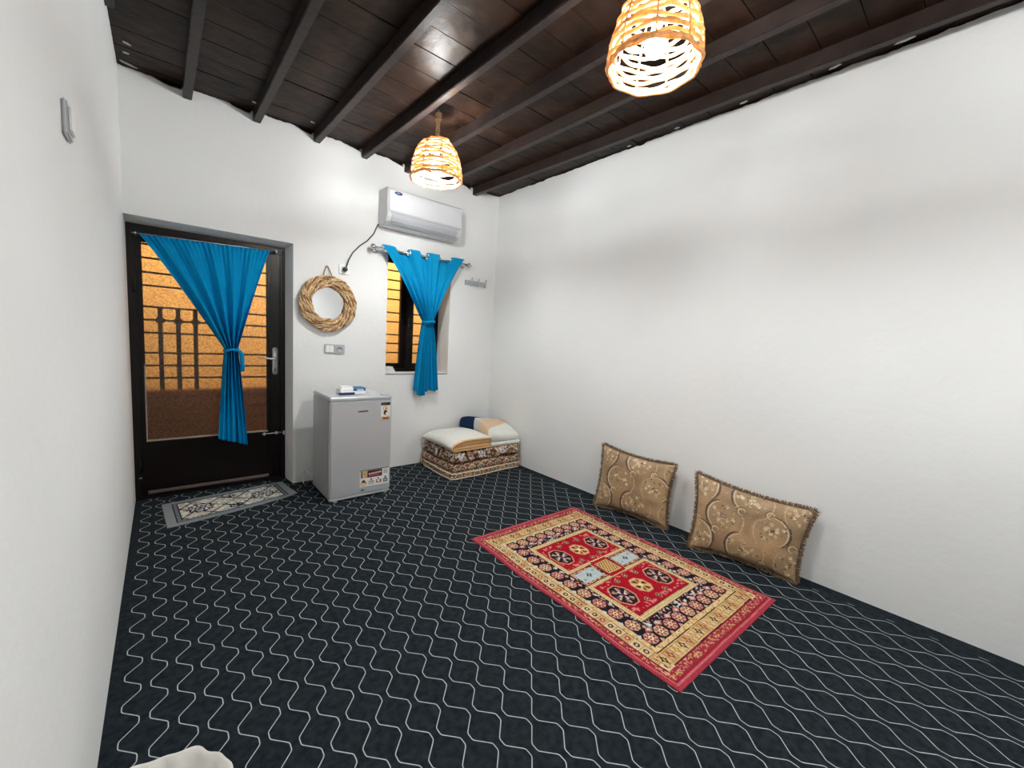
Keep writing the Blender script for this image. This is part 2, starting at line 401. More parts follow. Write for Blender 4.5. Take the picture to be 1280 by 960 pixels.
def wall_side(name, x, xb, seed, label):
    V, F = [], []
    ys = np.arange(DEPTH, .031, .02); zs = ragged(ys*1.0+20, seed)
    for i in range(len(ys)-1):
        for (za, zb, xx) in ((0, 0, x),):
            k = len(V); V += [(x, ys[i], 0), (x, ys[i+1], 0), (x, ys[i+1], zs[i+1]), (x, ys[i], zs[i])]; F.append((k, k+1, k+2, k+3))
        k = len(V); d = (xb-x)*.2; V += [(x, ys[i], zs[i]), (x, ys[i+1], zs[i+1]), (x+d, ys[i+1], zs[i+1]+.012), (x+d, ys[i], zs[i]+.012)]; F.append((k, k+1, k+2, k+3))
    k = len(V); V += [(xb, DEPTH, 0), (xb, .31, 0), (xb, .31, 2.98), (xb, DEPTH, 2.98)]; F.append((k, k+1, k+2, k+3))
    structure(build(name, V, F, 'plaster'), label, 'wall')
wall_side('wall_right', W, W+.15, 11, 'long bare white plastered wall behind the two cushions')
wall_side('wall_left', 0.0, -.15, 17, 'white plastered wall beside the door with a small switch')
structure(box('wall_front', -.2, W+.2, DEPTH-.1, DEPTH, 0, 2.98, 'plaster', None, 0), 'white plastered wall closing the room', 'wall')

# ceiling: dark slab with planks between beams
ceil = structure(box('ceiling', -.2, W+.2, DEPTH-.1, .32, 2.945, 3.0, 'cavity', None, 0), 'dark brown timber plank ceiling', 'ceiling')
rs = random.Random(3)
edges = lambda y: [-.02]+[beam_x(i, y) for i in range(7)]+[W+.06]
offs = [.05, .11, .02, .17, .175, .18, .16, .06]
for bay in range(8):
    y = .06; k = 0
    ynext = -offs[bay]
    while y > DEPTH:
        y1 = ynext+rs.uniform(-.006, .006); ynext -= .19
        g = .0017; a0, a1 = edges(y)[bay], edges(y)[bay+1]; b0, b1 = edges(y1)[bay], edges(y1)[bay+1]
        z = ZC+rs.uniform(-.0025, .0025); tl = rs.uniform(-.002, .002)
        prof = [(a0, y-g), (a1, y-g), (b1, y1+g), (b0, y1+g)]
        V = [(px, py, z+(tl if i in (0, 3) else -tl)) for i, (px, py) in enumerate(prof)]+[(px, py, 2.944) for (px, py) in prof]
        o = build('plank', V, [(0, 1, 2, 3), (7, 6, 5, 4), (0, 4, 5, 1), (1, 5, 6, 2), (2, 6, 7, 3), (3, 7, 4, 0)], 'plank', ceil, False, .0012, 1)
        y = y1
def beam(x0, x1, y0, y1, wd=.05, zb=2.832):
    V = [(x0-wd/2, y0, zb), (x0+wd/2, y0, zb), (x1+wd/2, y1, zb), (x1-wd/2, y1, zb)]; V += [(a, b_, 2.93) for a, b_, _ in V]
    build('beam', V, [(0, 1, 2, 3), (7, 6, 5, 4), (0, 4, 5, 1), (1, 5, 6, 2), (2, 6, 7, 3), (3, 7, 4, 0)], 'beam', ceil, False, .004, 2)
for i in range(7): beam(BEAM_X0[i]-(BEAM_X1[i]-BEAM_X0[i])*.01, beam_x(i, DEPTH), .03, DEPTH, .05 if i < 6 else .046)
beam(.012, .012, -.755, DEPTH, .045)
# chips of plaster and paint stuck to the planks by the walls
for (x, y, s, a) in [(0.055, -.04, .045, .4), (.05, -.18, .016, 0), (.06, -.30, .022, .5), (3.02, -3.02, .03, 1.4), (3.03, -2.55, .025, 1.5), (3.035, -2.1, .02, 1.6), (3.02, -3.3, .04, 1.5), (3.035, -1.7, .02, 1.5), (.72, -.14, .02, .3), (1.1, -.16, .018, .2)]:
    c, s_ = math.cos(a), math.sin(a); pts = [(-s, -.005), (0, -.011), (s, -.003), (s*.6, .008), (-s*.7, .01)]
    prism('plaster_chip', [(x+px*c-py*s_, y+px*s_+py*c) for px, py in pts], 'z', ZC-.0055, ZC-.001, 'paint_chip', ceil)

# outside, seen through the patterned glass
o = build('wall_outside', boxv(-2.5, 5.5, 1.75, 1.9, 0.62, 3.4), BF, 'ochre_plaster'); structure(o, 'ochre plastered courtyard wall seen through the door glass', 'wall')
pl = build('plinth', boxv(-2.5, 5.5, 1.70, 1.9, -.05, 0.62), BF, 'brown_plinth', o)
o = build('floor_outside', [(-2.5, .31, -.03), (5.5, .31, -.03), (5.5, 1.9, -.03), (-2.5, 1.9, -.03)], [(0, 1, 2, 3)], 'outdoor_paving'); structure(o, 'brown courtyard paving outside the door', 'paving')
for (x, wt) in ((0.55, 1.0), (2.7, 1.25)):  # unseen lights added to brighten the wall behind the glass
    ld = bpy.data.lights.new('outside_fill', 'POINT'); ld.energy = OUT_W*wt; ld.color = (1.0, .88, .70); ld.shadow_soft_size = .08
    lo = bpy.data.objects.new('outside_fill', ld); COL.objects.link(lo); lo.location = (x, .75, 2.75)

# ================================================================== DOOR
DY = .18
door = thing('door_1', 'dark brown door with amber patterned glass and a white handle', 'door', (.49, DY, 0)); door['kind'] = 'structure'
fr = prism('door_frame', [(0.0, 0), (.0, 1.978), (.979, 1.978), (.979, 0), (.957, 0), (.957, 1.945), (.03, 1.945), (.03, 0)], 'y', DY, DY+.08, 'frame_paint', door, .003)
multi('frame_stop', [(.03, .042, DY+.012, DY+.03, 0, 1.945), (.945, .957, DY+.012, DY+.03, 0, 1.945), (.042, .945, DY+.012, DY+.03, 1.932, 1.945)], 'frame_paint', door)
ly0, ly1 = DY+.028, DY+.068
gx0, gx1, gz0, gz1 = .071, .852, .425, 1.875
for nm, a in (('stile', (.033, gx0, .01, 1.935)), ('stile', (gx1, .950, .01, 1.935)), ('top_rail', (gx0, gx1, gz1, 1.935)), ('lower_panel', (gx0, gx1, .01, gz0))):
    box(nm, a[0], a[1], ly0 if nm != 'lower_panel' else ly0+.008, ly1, a[2], a[3], 'door_paint', door, .003)
box('lock_rail', gx0, gx1, ly0, ly1, gz0-.05, gz0, 'door_paint', door, .003)
# glazing beads
bead = multi('glazing_bead', [(gx0, gx1, ly0+.004, ly0+.02, gz0, gz0+.010), (gx0, gx0+.007, ly0+.006, ly0+.02, gz0+.010, 1.0)], 'bead', door)
multi('glazing_bead', [(gx1-.008, gx1, ly0+.006, ly0+.02, gz0+.010, gz1), (gx0, gx0+.007, ly0+.006, ly0+.02, 1.0, gz1), (gx0, gx1, ly0+.006, ly0+.02, gz1-.01, gz1)], 'door_paint', door)
pane = box('glass_pane', gx0, gx1, ly0+.02, ly0+.026, gz0, gz1, 'amber_glass', door, 0)
# weather moulding along the foot
prism('foot_moulding', [(ly0-.014, .030), (ly0-.014, .040), (ly0-.002, .050), (ly0+.008, .050), (ly0+.008, .022)], 'x', gx0, gx1+.005, 'moulding', door, .001)
box('threshold', 0.0, .98, DY-.01, DY+.07, 0, .012, 'frame_paint', door, .003)
# vertical groove on the lock stile
multi('stile_moulding', [(gx1+.022, gx1+.030, ly0-.004, ly0+.002, .05, 1.9), (.046, .052, ly0-.004, ly0+.002, .05, 1.9)], 'door_paint', door)
# security grille behind the glass: each bar a part
GY = .275
for z in (1.862, 1.766, 1.664, 1.57, 1.417, 1.322, 1.228, 1.080, .986, .892, .748, .652, .560):
    box('grille_bar', gx0-.02, gx1+.02, GY, GY+.008, z-.007, z+.007, 'grille', door, .001, 1)
for x in (.168, .272, .376):
    box('grille_upright', x-.014, x+.014, GY+.008, GY+.016, .80, 1.417, 'grille', door, .001, 1)
    for zz in (1.322,):
        prism('grille_rosette', [(x-.038, zz), (x, zz-.038), (x+.038, zz), (x, zz+.038)], 'y', GY-.004, GY, 'grille', door)
# handle
hb = lathe('handle_plate', [(.0, -.010), (.0185, -.010), (.021, -.006), (.021, 0)], (.905, ly0, 1.034), 'silver', door, 28, 'y')
for v in hb.data.vertices:
    z = v.co.z-1.034; v.co.z = 1.034+(z+math.copysign(.096, z) if abs(z) > 1e-6 else z)
tube('handle_lever', [(.905, ly0-.01, 1.052), (.905, ly0-.045, 1.052), (.895, ly0-.052, 1.053), (.86, ly0-.053, 1.056), (.82, ly0-.052, 1.060), (.785, ly0-.05, 1.066), (.775, ly0-.048, 1.070)], [.008, .009, .009, .008, .007, .006, .004], 'silver', door, 10)
lathe('handle_hub', [(.0135, -.018), (.0135, 0)], (.905, ly0-.008, 1.052), 'silver', door, 20, 'y')
multi('keyhole', [(.901, .909, ly0-.0125, ly0-.0095, .948, .972), (.903, .907, ly0-.0125, ly0-.0095, .940, .95)], 'fridge_dark', door)
# bolt low on the lock stile
bolt = tube('slide_bolt', [(.805, ly0-.014, .408), (.975, ly0-.014, .412)], .005, 'silver', door, 8)
multi('bolt_bracket', [(.815, .828, ly0-.022, ly0, .397, .42), (.905, .918, ly0-.022, ly0, .399, .422), (.958, .972, DY-.014, DY, .395, .428)], 'silver', door)
box('hinge', .024, .040, DY-.006, DY+.02, .16, .165, 'silver', door, 0)
for z in (.25, 1.55): lathe('hinge_barrel', [(.007, -.045), (.007, .045)], (.031, DY-.002, z), 'door_paint', door, 12, 'z')

# ------------------------------------------------------------------ curtains
def curtain_surface(topL, topR, ztop, tie, wt, bot, wb, zbot, npl, amp, ny=110, nx=260, yfun=None, seed=1, sag=1.0, amp_bot=.03, y_off=0.0, edgeL=1.0, edgeR=1.0):
    """gathered curtain: rows from the top edge to the tie and on to the hem"""
    s = np.linspace(0, 1, ny)[:, None]; u = np.linspace(0, 1, nx)[None, :]
    st = .545 if bot else 1.0
    up = np.clip(s/st, 0, 1); dn = np.clip((s-st)/(1-st), 0, 1)
    xt0 = topL+(topR-topL)*u; zt0 = ztop[0]+(ztop[1]-ztop[0])*u
    xt1 = tie[0]+wt*(2*u-1)
    pe = edgeL+(edgeR-edgeL)*u
    e = up**pe
    x_up = xt0*(1-e)+xt1*e; z_up = zt0*(1-up)+tie[1]*up
    z_up = z_up-.05*sag*np.sin(math.pi*up)*(np.abs(2*u-1)**2)*0
    fl = dn**.75
    x_dn = xt1*(1-fl)+(bot[0]+wb*(2*u-1))*fl; z_dn = tie[1]+(zbot(u)-tie[1])*dn
    x = np.where(s <= st, x_up, x_dn); z = np.where(s <= st, z_up, z_dn)
    ph = 2*math.pi*npl*u+.9*vnoise(u*5+0*s, 0*u+s*1.5, seed)*3
    a = np.where(s <= st, amp*(1-up)+.030*up, .030*(1-fl)+amp_bot*fl)
    y = a*np.sin(ph)+.016*vnoise(u*9+s*2, s*5, seed+2)*np.sin(math.pi*np.clip(s*1.1, 0, 1))
    if yfun is not None: y = yfun(u, s, y)
    return np.stack([x+0*y, y+y_off, z+0*y], -1)

# door curtain
dc = thing('door_curtain', 'blue gathered curtain tied in the middle over the door glass', 'curtain', (.59, .13, .35))
y_c = .135
def yf(u, s, y):
    k = np.clip(s/.04, 0, 1); bulge = np.clip(s/.5, 0, 1)
    return y*(.35+.65*k) - .035*np.sin(math.pi*np.clip(s/.56, 0, 1))*np.sin(math.pi*u)
P = curtain_surface(.070, .862, (1.905, 1.932), (.588, 1.124), .040, (.593, 0), .098, lambda u: .415-.07*u+.0*u, 5.5, .012, yfun=yf, seed=5, y_off=y_c, edgeL=.93, edgeR=.9)
# fan of fine gathers at the heading
s = np.linspace(0, 1, P.shape[0])[:, None]; u = np.linspace(0, 1, P.shape[1])[None, :]
P[..., 1] += .006*np.sin(2*math.pi*26*u)*np.exp(-s/.10)
# parted hem: a deep fold between the two tails
gap = np.exp(-((u-.66)/.04)**2)*np.clip((s-.62)/.2, 0, 1); P[..., 1] += .04*gap; dnk = np.clip((s-.62)/.3, 0, 1); P[..., 1] = P[..., 1]*(1-dnk*.6)+(y_c-.012)*dnk*.6+.03*gap*dnk
P[..., 2] += .0*gap
cl = grid_obj('curtain_cloth', P, None, 'curtain_door', dc, thick=(0, .0015, 0))
t = np.linspace(0, 2*math.pi, 28, endpoint=False)
tube('tie_band', np.stack([.588+.044*np.cos(t), y_c-.002+.036*np.sin(t), 1.122+.006*np.cos(t)+.004*np.sin(3*t)], 1), .011, 'curtain_door', dc, 10, True)
lathe('tie_knot', [(0, -.018), (.014, -.012), (.018, 0), (.014, .012), (0, .018)], (.622, y_c-.035, 1.122), 'curtain_door', dc, 14, 'x')
def ribbon(name, pts, wd, material, parent):
    P0 = np.array(pts, float); L_ = P0-np.array([wd/2, 0, 0]); R_ = P0+np.array([wd/2, -.008, 0]); M_ = P0+np.array([0, -.007, 0])
    return grid_obj(name, np.stack([L_, M_, R_], 1), None, material, parent, thick=(0, .002, 0))
ribbon('tie_tail', [(.632, y_c-.045, 1.125), (.648, y_c-.05, 1.10), (.654, y_c-.045, 1.06), (.657, y_c-.04, 1.0), (.655, y_c-.035, .955)], .030, 'curtain_door', dc)
rod = thing('curtain_rod', 'thin chrome tension rod across the top of the door', 'curtain rod', (.48, .135, 1.91))
tube('rod', [(.032, y_c, 1.906), (.935, y_c, 1.938)], .0045, 'chrome', rod, 10)
for x, z in ((.052, 1.907), (.905, 1.937)):
    box('bracket', x-.006, x+.006, y_c+.005, ly0, z-.010, z+.010, 'chrome', rod, .001)
    lathe('bracket_knob', [(0, -.016), (.007, -.014), (.007, 0)], (x, y_c-.004, z), 'chrome', rod, 12, 'y')

# ================================================================== WINDOW
WY = .22
win = thing('window_1', 'small dark framed window with amber panes behind the curtain', 'window', (2.14, WY, .935)); win['kind'] = 'structure'
for a in ((1.80, 1.835, .935, 2.11), (2.452, 2.487, .935, 2.11), (1.835, 2.452, .935, .968), (1.835, 2.452, 2.075, 2.11)):
    box('frame_member', a[0], a[1], WY, WY+.06, a[2], a[3], 'frame_paint', win, .003)
box('centre_mullion', 2.098, 2.142, WY-.006, WY+.06, .968, 2.075, 'frame_paint', win, .003)
for (xa, xb) in ((1.835, 2.098), (2.142, 2.452)):
    sash = multi('sash', [(xa, xa+.05, WY+.008, WY+.05, .968, 2.075), (xb-.05, xb, WY+.008, WY+.05, .968, 2.075), (xa+.05, xb-.05, WY+.008, WY+.05, .968, 1.024), (xa+.05, xb-.05, WY+.008, WY+.05, 2.03, 2.075)], 'door_paint', win)
    box('glass_pane', xa+.05, xb-.05, WY+.03, WY+.036, 1.024, 2.03, 'window_glass', win, 0)
box('sash_handle', 2.114, 2.126, WY-.03, WY-.006, 1.40, 1.50, 'fridge_dark', win, .003)
for z in (1.962, 1.867, 1.772, 1.676, 1.54, 1.447, 1.316, 1.225, 1.13):
    box('grille_bar', 1.81, 2.48, WY+.065, WY+.073, z-.007, z+.007, 'grille', win, .001, 1)
box('sill', 1.802, 2.488, .0, WY+.0, .925, .938, 'plaster', win, .002)

rod = thing('curtain_rod', 'chrome curtain rod with round finials above the small window', 'curtain rod', (2.14, -.07, 2.09))
tube('rod', [(1.645, -.07, 2.086), (2.645, -.07, 2.090)], .0085, 'chrome', rod, 14)
for x, sx in ((1.63, -1), (2.66, 1)):
    lathe('finial', [(0, -.026), (.014, -.022), (.0235, -.010), (.026, 0), (.0235, .010), (.014, .022), (.006, .027), (.006, .04)], (x, -.07, 2.088), 'chrome', rod, 20, 'x')
for x in (1.672, 2.622):
    tube('bracket', [(x, -.07, 2.078), (x, -.03, 2.07), (x, 0, 2.068)], .006, 'chrome', rod, 8)
    lathe('bracket_plate', [(.022, -.006), (.024, 0)], (x, -.0, 2.068), 'chrome', rod, 18, 'y')

wc = thing('window_curtain', 'bright blue eyelet curtain knotted at the waist over the small window', 'curtain', (2.19, -.07, .74))
keys = [(1.695, -1), (1.80, -1), (1.88, 1), (1.945, 1), (1.985, -1), (2.075, -1), (2.11, 1), (2.145, 1), (2.18, -1), (2.29, -1), (2.33, 1), (2.425, 1), (2.46, -1), (2.585, -1)]
kx = np.array([k[0] for k in keys]); ky = np.array([k[1] for k in keys])
def yfw(u, s, y):
    xt = 1.698+(2.582-1.698)*u
    xx = np.linspace(1.68, 2.6, 600); sm = np.interp(xx, kx, ky); ker = np.hanning(25); ker /= ker.sum(); sm = np.convolve(np.pad(sm, 12, 'edge'), ker, 'valid')
    head = np.interp(xt, xx, sm)*.030
    k = np.clip(1-s/.42, 0, 1)
    return head*k+y*(1-k)+0*s-.03*np.sin(math.pi*np.clip(s/.55, 0, 1))*np.sin(math.pi*u)
P = curtain_surface(1.698, 2.582, (2.118, 2.132), (2.196, 1.462), .048, (2.205, 0), .142, lambda u: .795-.02*np.sin(u*9)-.035*np.sin(math.pi*u), 7.0, .02, yfun=yfw, seed=9, y_off=-.07, amp_bot=.028, edgeL=.9, edgeR=.88)
s = np.linspace(0, 1, P.shape[0])[:, None]; u = np.linspace(0, 1, P.shape[1])[None, :]
hd = np.clip(np.interp(1.698+.884*u, kx, ky), 0, 1)
P[..., 2] -= .050*hd*np.exp(-s/.05)
# the hem is tucked up at the left
P[..., 2] -= .045*np.clip((s-.8)/.2, 0, 1)*np.exp(-((u-.33)/.18)**2); P[..., 1] -= .012*np.clip((s-.7)/.3, 0, 1)*np.sin(2*math.pi*3*u)
grid_obj('curtain_cloth', P, None, 'curtain_window', wc, thick=(0, .0015, 0))
tube('tie_band', np.stack([2.196+.052*np.cos(t), -.085+.040*np.sin(t), 1.462+.008*np.cos(t)], 1), .010, 'curtain_window', wc, 10, True)
lathe('tie_knot', [(0, -.016), (.012, -.012), (.016, 0), (.012, .012), (0, .016)], (2.232, -.128, 1.462), 'curtain_window', wc, 14, 'x')
for x in (1.715, 1.84, 1.968, 2.093, 2.163, 2.310, 2.443, 2.565):
    tt = np.linspace(0, 2*math.pi, 24, endpoint=False)
    lean = .55 if x in (1.715, 2.163, 2.443) or x == 1.968 else -.55
    yo = -.078 if lean > 0 else -.066
    tube('eyelet_ring', np.stack([x+.021*np.cos(tt)*.75, yo-.014*np.cos(tt)*lean/.55*.6-.004, 2.088+.021*np.sin(tt)], 1), .0045, 'chrome', wc, 8, True)

# white folded cloths on the sill
nk = thing('folded_napkins', 'small pile of white folded cloths on the window sill', 'napkin', (1.86, .08, .938))
for i, (a, bb) in enumerate(((.065, .05), (.06, .048), (.05, .045), (.042, .04))):
    box('folded_cloth', 1.862-a, 1.862+a*.9, .075-bb, .075+bb, .9395+i*.016, .9535+i*.016, 'white_plastic', nk, .006, 3)

# ================================================================== AIR CONDITIONER
ac = thing('air_conditioner', 'white split air conditioner mounted above the curtained window', 'air conditioner', (2.085, 0, 2.28))
prof = [(-.002, 2.29), (-.002, 2.60), (-.15, 2.602), (-.183, 2.594), (-.196, 2.575), (-.199, 2.39), (-.19, 2.355), (-.165, 2.315), (-.12, 2.288), (-.05, 2.28)]
prism('body', prof, 'x', 1.70, 2.472, 'ac_plastic', ac, .006, 3)
fp = prism('front_panel', [(-.197, 2.585), (-.205, 2.572), (-.211, 2.48), (-.211, 2.396), (-.205, 2.386), (-.196, 2.39)], 'x', 1.712, 2.46, 'ac_plastic', ac, .003, 2)
prism('panel_gap', [(-.1995, 2.388), (-.2015, 2.381), (-.2, 2.374), (-.19, 2.38)], 'x', 1.73, 2.45, 'ac_vent', ac)
prism('louver', [(-.199, 2.370), (-.196, 2.348), (-.178, 2.318), (-.150, 2.297), (-.150, 2.302), (-.174, 2.324), (-.190, 2.352), (-.192, 2.370)], 'x', 1.745, 2.425, 'ac_vent', ac, .001)
prism('louver_slot', [(-.1795, 2.327), (-.1745, 2.3185), (-.171, 2.325)], 'x', 1.75, 2.42, 'grey_plastic', ac)
bd = lathe('badge', [(0, -.004), (.010, -.004), (.0115, 0)], (1.795, -.2075, 2.552), 'badge_navy', ac, 24, 'y')
for v in bd.data.vertices: v.co.x = (v.co.x-(1.795-2.085))*3.2+(1.795-2.085); v.co.z = (v.co.z-.272)*1.25+.272
multi('badge_mark', [(1.771+i*.0085, 1.777+i*.0085, -.2128, -.2112, 2.5495-.002*math.sin(i), 2.5535+.002*math.sin(i)) for i in range(6)], 'badge_mark', bd)
multi('display_marks', [(2.385+i*.02, 2.398+i*.02, -.2115, -.2095, 2.548-i*.004, 2.552-i*.004) for i in range(3)]+[(2.43, 2.442, -.2115, -.2095, 2.52, 2.526)], 'grey_plastic', ac)
tube('power_cord', [(1.715, -.02, 2.31), (1.694, -.012, 2.30), (1.68, -.008, 2.27), (1.655, -.008, 2.21), (1.60, -.008, 2.14), (1.53, -.008, 2.08), (1.47, -.010, 2.01), (1.435, -.014, 1.94), (1.415, -.03, 1.885), (1.404, -.042, 1.862)], .0055, 'dark_rubber', ac, 8)
lathe('plug', [(0, -.048), (.012, -.046), (.018, -.03), (.019, 0)], (1.402, -.012, 1.855), 'dark_rubber', ac, 20, 'y')

def wall_plate(name, label, cat, x0, x1, z0, z1, inner):
    o = thing(name, label, cat, ((x0+x1)/2, 0, z0))
    box('plate', x0, x1, -.010, 0, z0, z1, 'grey_plastic' if inner != 'plug' else 'white_plastic', o, .003, 3)
    m_ = .012
    if inner == 'switch':
        box('rocker', x0+m_, (x0+x1)/2-.001, -.016, -.008, z0+m_, z1-m_, 'white_plastic', o, .002); box('rocker', (x0+x1)/2+.001, x1-m_, -.016, -.008, z0+m_, z1-m_, 'white_plastic', o, .002)
    else:
        c = ((x0+x1)/2, -.0105, (z0+z1)/2)
        lathe('socket_well', [(.0, 0.003), (.019, .003), (.021, -.002), (.027, -.003), (.029, 0)], c, 'white_plastic' if inner == 'plug' else 'grey_plastic', o, 28, 'y')
        multi('contact_hole', [(c[0]-.012, c[0]-.007, -.0115, -.006, c[2]-.0025, c[2]+.0025), (c[0]+.007, c[0]+.012, -.0115, -.006, c[2]-.0025, c[2]+.0025)], 'fridge_dark', o)
    return o
wall_plate('wall_socket', 'white socket near the ceiling side holding the black plug of the air conditioner', 'socket', 1.358, 1.444, 1.815, 1.898, 'plug')
wall_plate('light_switch', 'silver framed double light switch on the wall above the fridge', 'switch', 1.242, 1.328, 1.118, 1.202, 'switch')
wall_plate('wall_socket', 'silver framed wall socket joined to the right of the double light switch', 'socket', 1.329, 1.414, 1.116, 1.200, 'socket')
# switch on the left wall
sw = thing('light_switch', 'white light switch high on the blank left wall', 'switch', (0, -2.19, 1.755))
box('plate', 0, .011, -2.232, -2.148, 1.754, 1.838, 'grey_plastic', sw, .004, 3); box('rocker', .010, .017, -2.220, -2.160, 1.766, 1.826, 'white_plastic', sw, .003, 2)

# ================================================================== MIRROR
mi = thing('wall_mirror', 'round mirror in a woven rope ring frame hung on a twine loop', 'mirror', (1.268, 0, 1.31))
mc = np.array([1.268, 0, 1.548]); R0 = .134; R1 = .232
lathe('mirror_glass', [(0, -.016), (R0+.004, -.016), (R0+.004, -.008)], mc, 'mirror', mi, 48, 'y', False)
lathe('backing', [(0, -.008), (R1-.01, -.008), (R1-.01, -.001), (0, -.001)], mc, 'rope_dark', mi, 48, 'y', False)
rsn = np.random.RandomState(2)
for j in range(4):
    rr = R0+.0135+j*.0245
    for h in range(3):
        tt = np.linspace(0, 2*math.pi, 280, endpoint=False); tw = 7+2*j
        off = .0075
        wob = .003*np.sin(tt*5+j)+.002*np.sin(tt*9+2*j)
        a = tt*tw+h*2*math.pi/3+.9*np.sin(tt*3+j*1.7)+.6*np.sin(tt*8+j)
        rad = rr+wob+off*np.cos(a)*1.15
        yy = -.026-.010*math.cos((j-1.5)*.6)-off*np.sin(a)*1.2
        thick = .0076+.0016*np.sin(tt*11+j*2+h)
        tube('rope_coil', np.stack([mc[0]+rad*np.cos(tt), yy, mc[2]+rad*np.sin(tt)], 1), thick, 'rope' if h else 'rope_dark', mi, 7, True)
tube('hanging_loop', [(1.225, -.02, 1.765), (1.235, -.014, 1.81), (1.25, -.01, 1.858), (1.257, -.012, 1.866), (1.268, -.010, 1.855), (1.288, -.014, 1.81), (1.302, -.02, 1.762)], .0045, 'twine', mi, 8)
lathe('nail', [(.004, -.02), (.004, 0)], (1.257, 0, 1.861), 'silver', mi, 10, 'y')

# ================================================================== HOOK RACK
hk = thing('hook_rack', 'small grey rack of three coat hooks right of the curtain rod', 'coat hooks', (2.81, 0, 1.885))
box('back_plate', 2.662, 2.945, -.012, 0, 1.892, 1.945, 'grey_plastic', hk, .003)
for x in (2.73, 2.82, 2.915):
    tube('hook', [(x, -.010, 1.90), (x, -.022, 1.893), (x, -.034, 1.905), (x, -.036, 1.93), (x, -.040, 1.955), (x, -.046, 1.972)], [.008, .009, .009, .008, .008, .010], 'silver', hk, 10)
multi('relief', [(2.675+i*.0225, 2.685+i*.0225, -.0155, -.0115, 1.902+.006*(i % 2), 1.932+.004*(i % 3)) for i in range(12)], 'grey_plastic', hk)

# ================================================================== FRIDGE
fg = thing('mini_fridge', 'silver mini fridge with promotional stickers beside the door', 'fridge', (1.355, -.38, 0))
fx0, fx1, fy0, fy1, fz = 1.112, 1.596, -.622, -.17, .822
box('body', fx0, fx1, fy0+.055, fy1, .022, fz-.03, 'fridge_silver', fg, .006)
dr = box('door', fx0, fx1, fy0, fy0+.05, .035, fz-.032, 'fridge_silver', fg, .010, 4)
box('door_seal', fx0+.01, fx1-.01, fy0+.048, fy0+.058, .045, fz-.04, 'fridge_dark', fg, 0)
box('top_panel', fx0-.001, fx1+.001, fy0-.003, fy1, fz-.030, fz, 'fridge_top', fg, .007, 3)
box('hinge_cover', fx1-.085, fx1-.012, fy0+.012, fy0+.05, fz, fz+.010, 'fridge_top', fg, .004)
box('foot_strip', fx0+.002, fx1-.002, fy0+.004, fy0+.05, .016, .033, 'fridge_top', fg, .004)
for x in (fx0+.05, fx1-.03):
    for y in (fy0+.03, fy1-.05): lathe('foot', [(.016, 0), (.016, .018), (.012, .024)], (x, y, 0), 'white_plastic', fg, 14)
# maker's mark: dark raised letters too small to read
mkx = 1.322
lg = multi('maker_mark', [(mkx+i*.0112, mkx+i*.0112+.0085, fy0-.002, fy0+.001, .697+.0004*i, .709+.0004*i) for i in range(7)], 'fridge_dark', fg)
def sticker(name, x0, x1, z0, z1, painter, parent, y):
    nx, nz = int((x1-x0)/.0016)+2, int((z1-z0)/.0016)+2
    u = np.linspace(0, x1-x0, nx)[None, :]+np.zeros((nz, 1)); v = np.linspace(0, z1-z0, nz)[:, None]+np.zeros((1, nx))
    c = Canvas(u, v, (226, 226, 222)); painter(c)
    P = np.stack([x0+u, np.full_like(u, y), z0+v], -1)
    return grid_obj(name, P, c.C, 'print', parent, thick=(0, .0008, 0), smooth=False)
def st_top(c):
    w_, h_ = .078, .15
    c.rect(0, w_, h_-.026, h_, (52, 60, 70)); c.rect(.05, w_-.004, h_-.022, h_-.004, (14, 18, 26))
    c.rect(0, w_, 0, .03, (205, 180, 150)); c.ell(.035, .10, .020, .020, (214, 158, 88)); c.ell(.035, .10, .013, .013, (240, 214, 170)); c.ell(.04, .098, .006, .008, (190, 120, 60))
    c.ell(.038, .064, .016, .020, (52, 34, 26)); c.ell(.05, .055, .012, .012, (238, 224, 205)); c.ell(.04, .028, .03, .012, (176, 132, 84)); c.ell(.042, .016, .03, .008, (120, 80, 48)); c.ell(.038, .034, .024, .006, (236, 214, 180))
def st_low(c):
    w_, h_ = .24, .14
    c.rect(0, w_, h_-.008, h_, (70, 72, 76)); c.rect(.008, .058, .074, .128, (196, 156, 108)); c.rect(.008, .018, .074, .13, (34, 24, 22)); c.ell(.038, .102, .014, .018, (226, 196, 150)); c.ell(.038, .104, .006, .008, (120, 70, 40))
    c.rect(.06, .182, .072, .130, (86, 22, 20)); c.rect(.066, .182, .118, .13, (40, 16, 16))
    for i in range(12): c.rect(.070+i*.0088, .0765+i*.0088, .094+.0006*i, .108+.0006*i, (232, 206, 200))
    for i in range(9): c.rect(.074+i*.0094, .081+i*.0094, .080+.0006*i, .088+.0006*i, (214, 96, 86))
    c.rect(.19, .232, .085, .125, (206, 208, 210)); c.rect(.198, .204, .09, .12, (140, 142, 146)); c.rect(.215, .221, .09, .12, (140, 142, 146))
    c.ell(.030, .030, .026, .018, (206, 152, 92)); c.ell(.030, .045, .014, .014, (104, 58, 36)); c.ell(.028, .026, .016, .008, (240, 206, 150))
    c.ell(.092, .056, .008, .010, (120, 120, 112)); c.rect(.07, .115, .015, .046, (168, 168, 152)); c.rect(.074, .111, .02, .03, (206, 204, 190))
    c.ell(.15, .056, .005, .010, (88, 96, 120)); c.rect(.132, .176, .018, .046, (158, 56, 58)); c.ell(.153, .034, .012, .010, (236, 222, 214)); c.rect(.166, .174, .03, .046, (60, 40, 34))
    c.ell(.21, .056, .008, .010, (70, 78, 92)); c.rect(.192, .228, .016, .046, (78, 88, 98)); c.rect(.198, .222, .026, .034, (206, 206, 200))
sticker('sticker', 1.503, 1.581, .618, .766, st_top, fg, fy0-.0012)
sticker('sticker', 1.342, 1.582, .088, .228, st_low, fg, fy0-.0012)
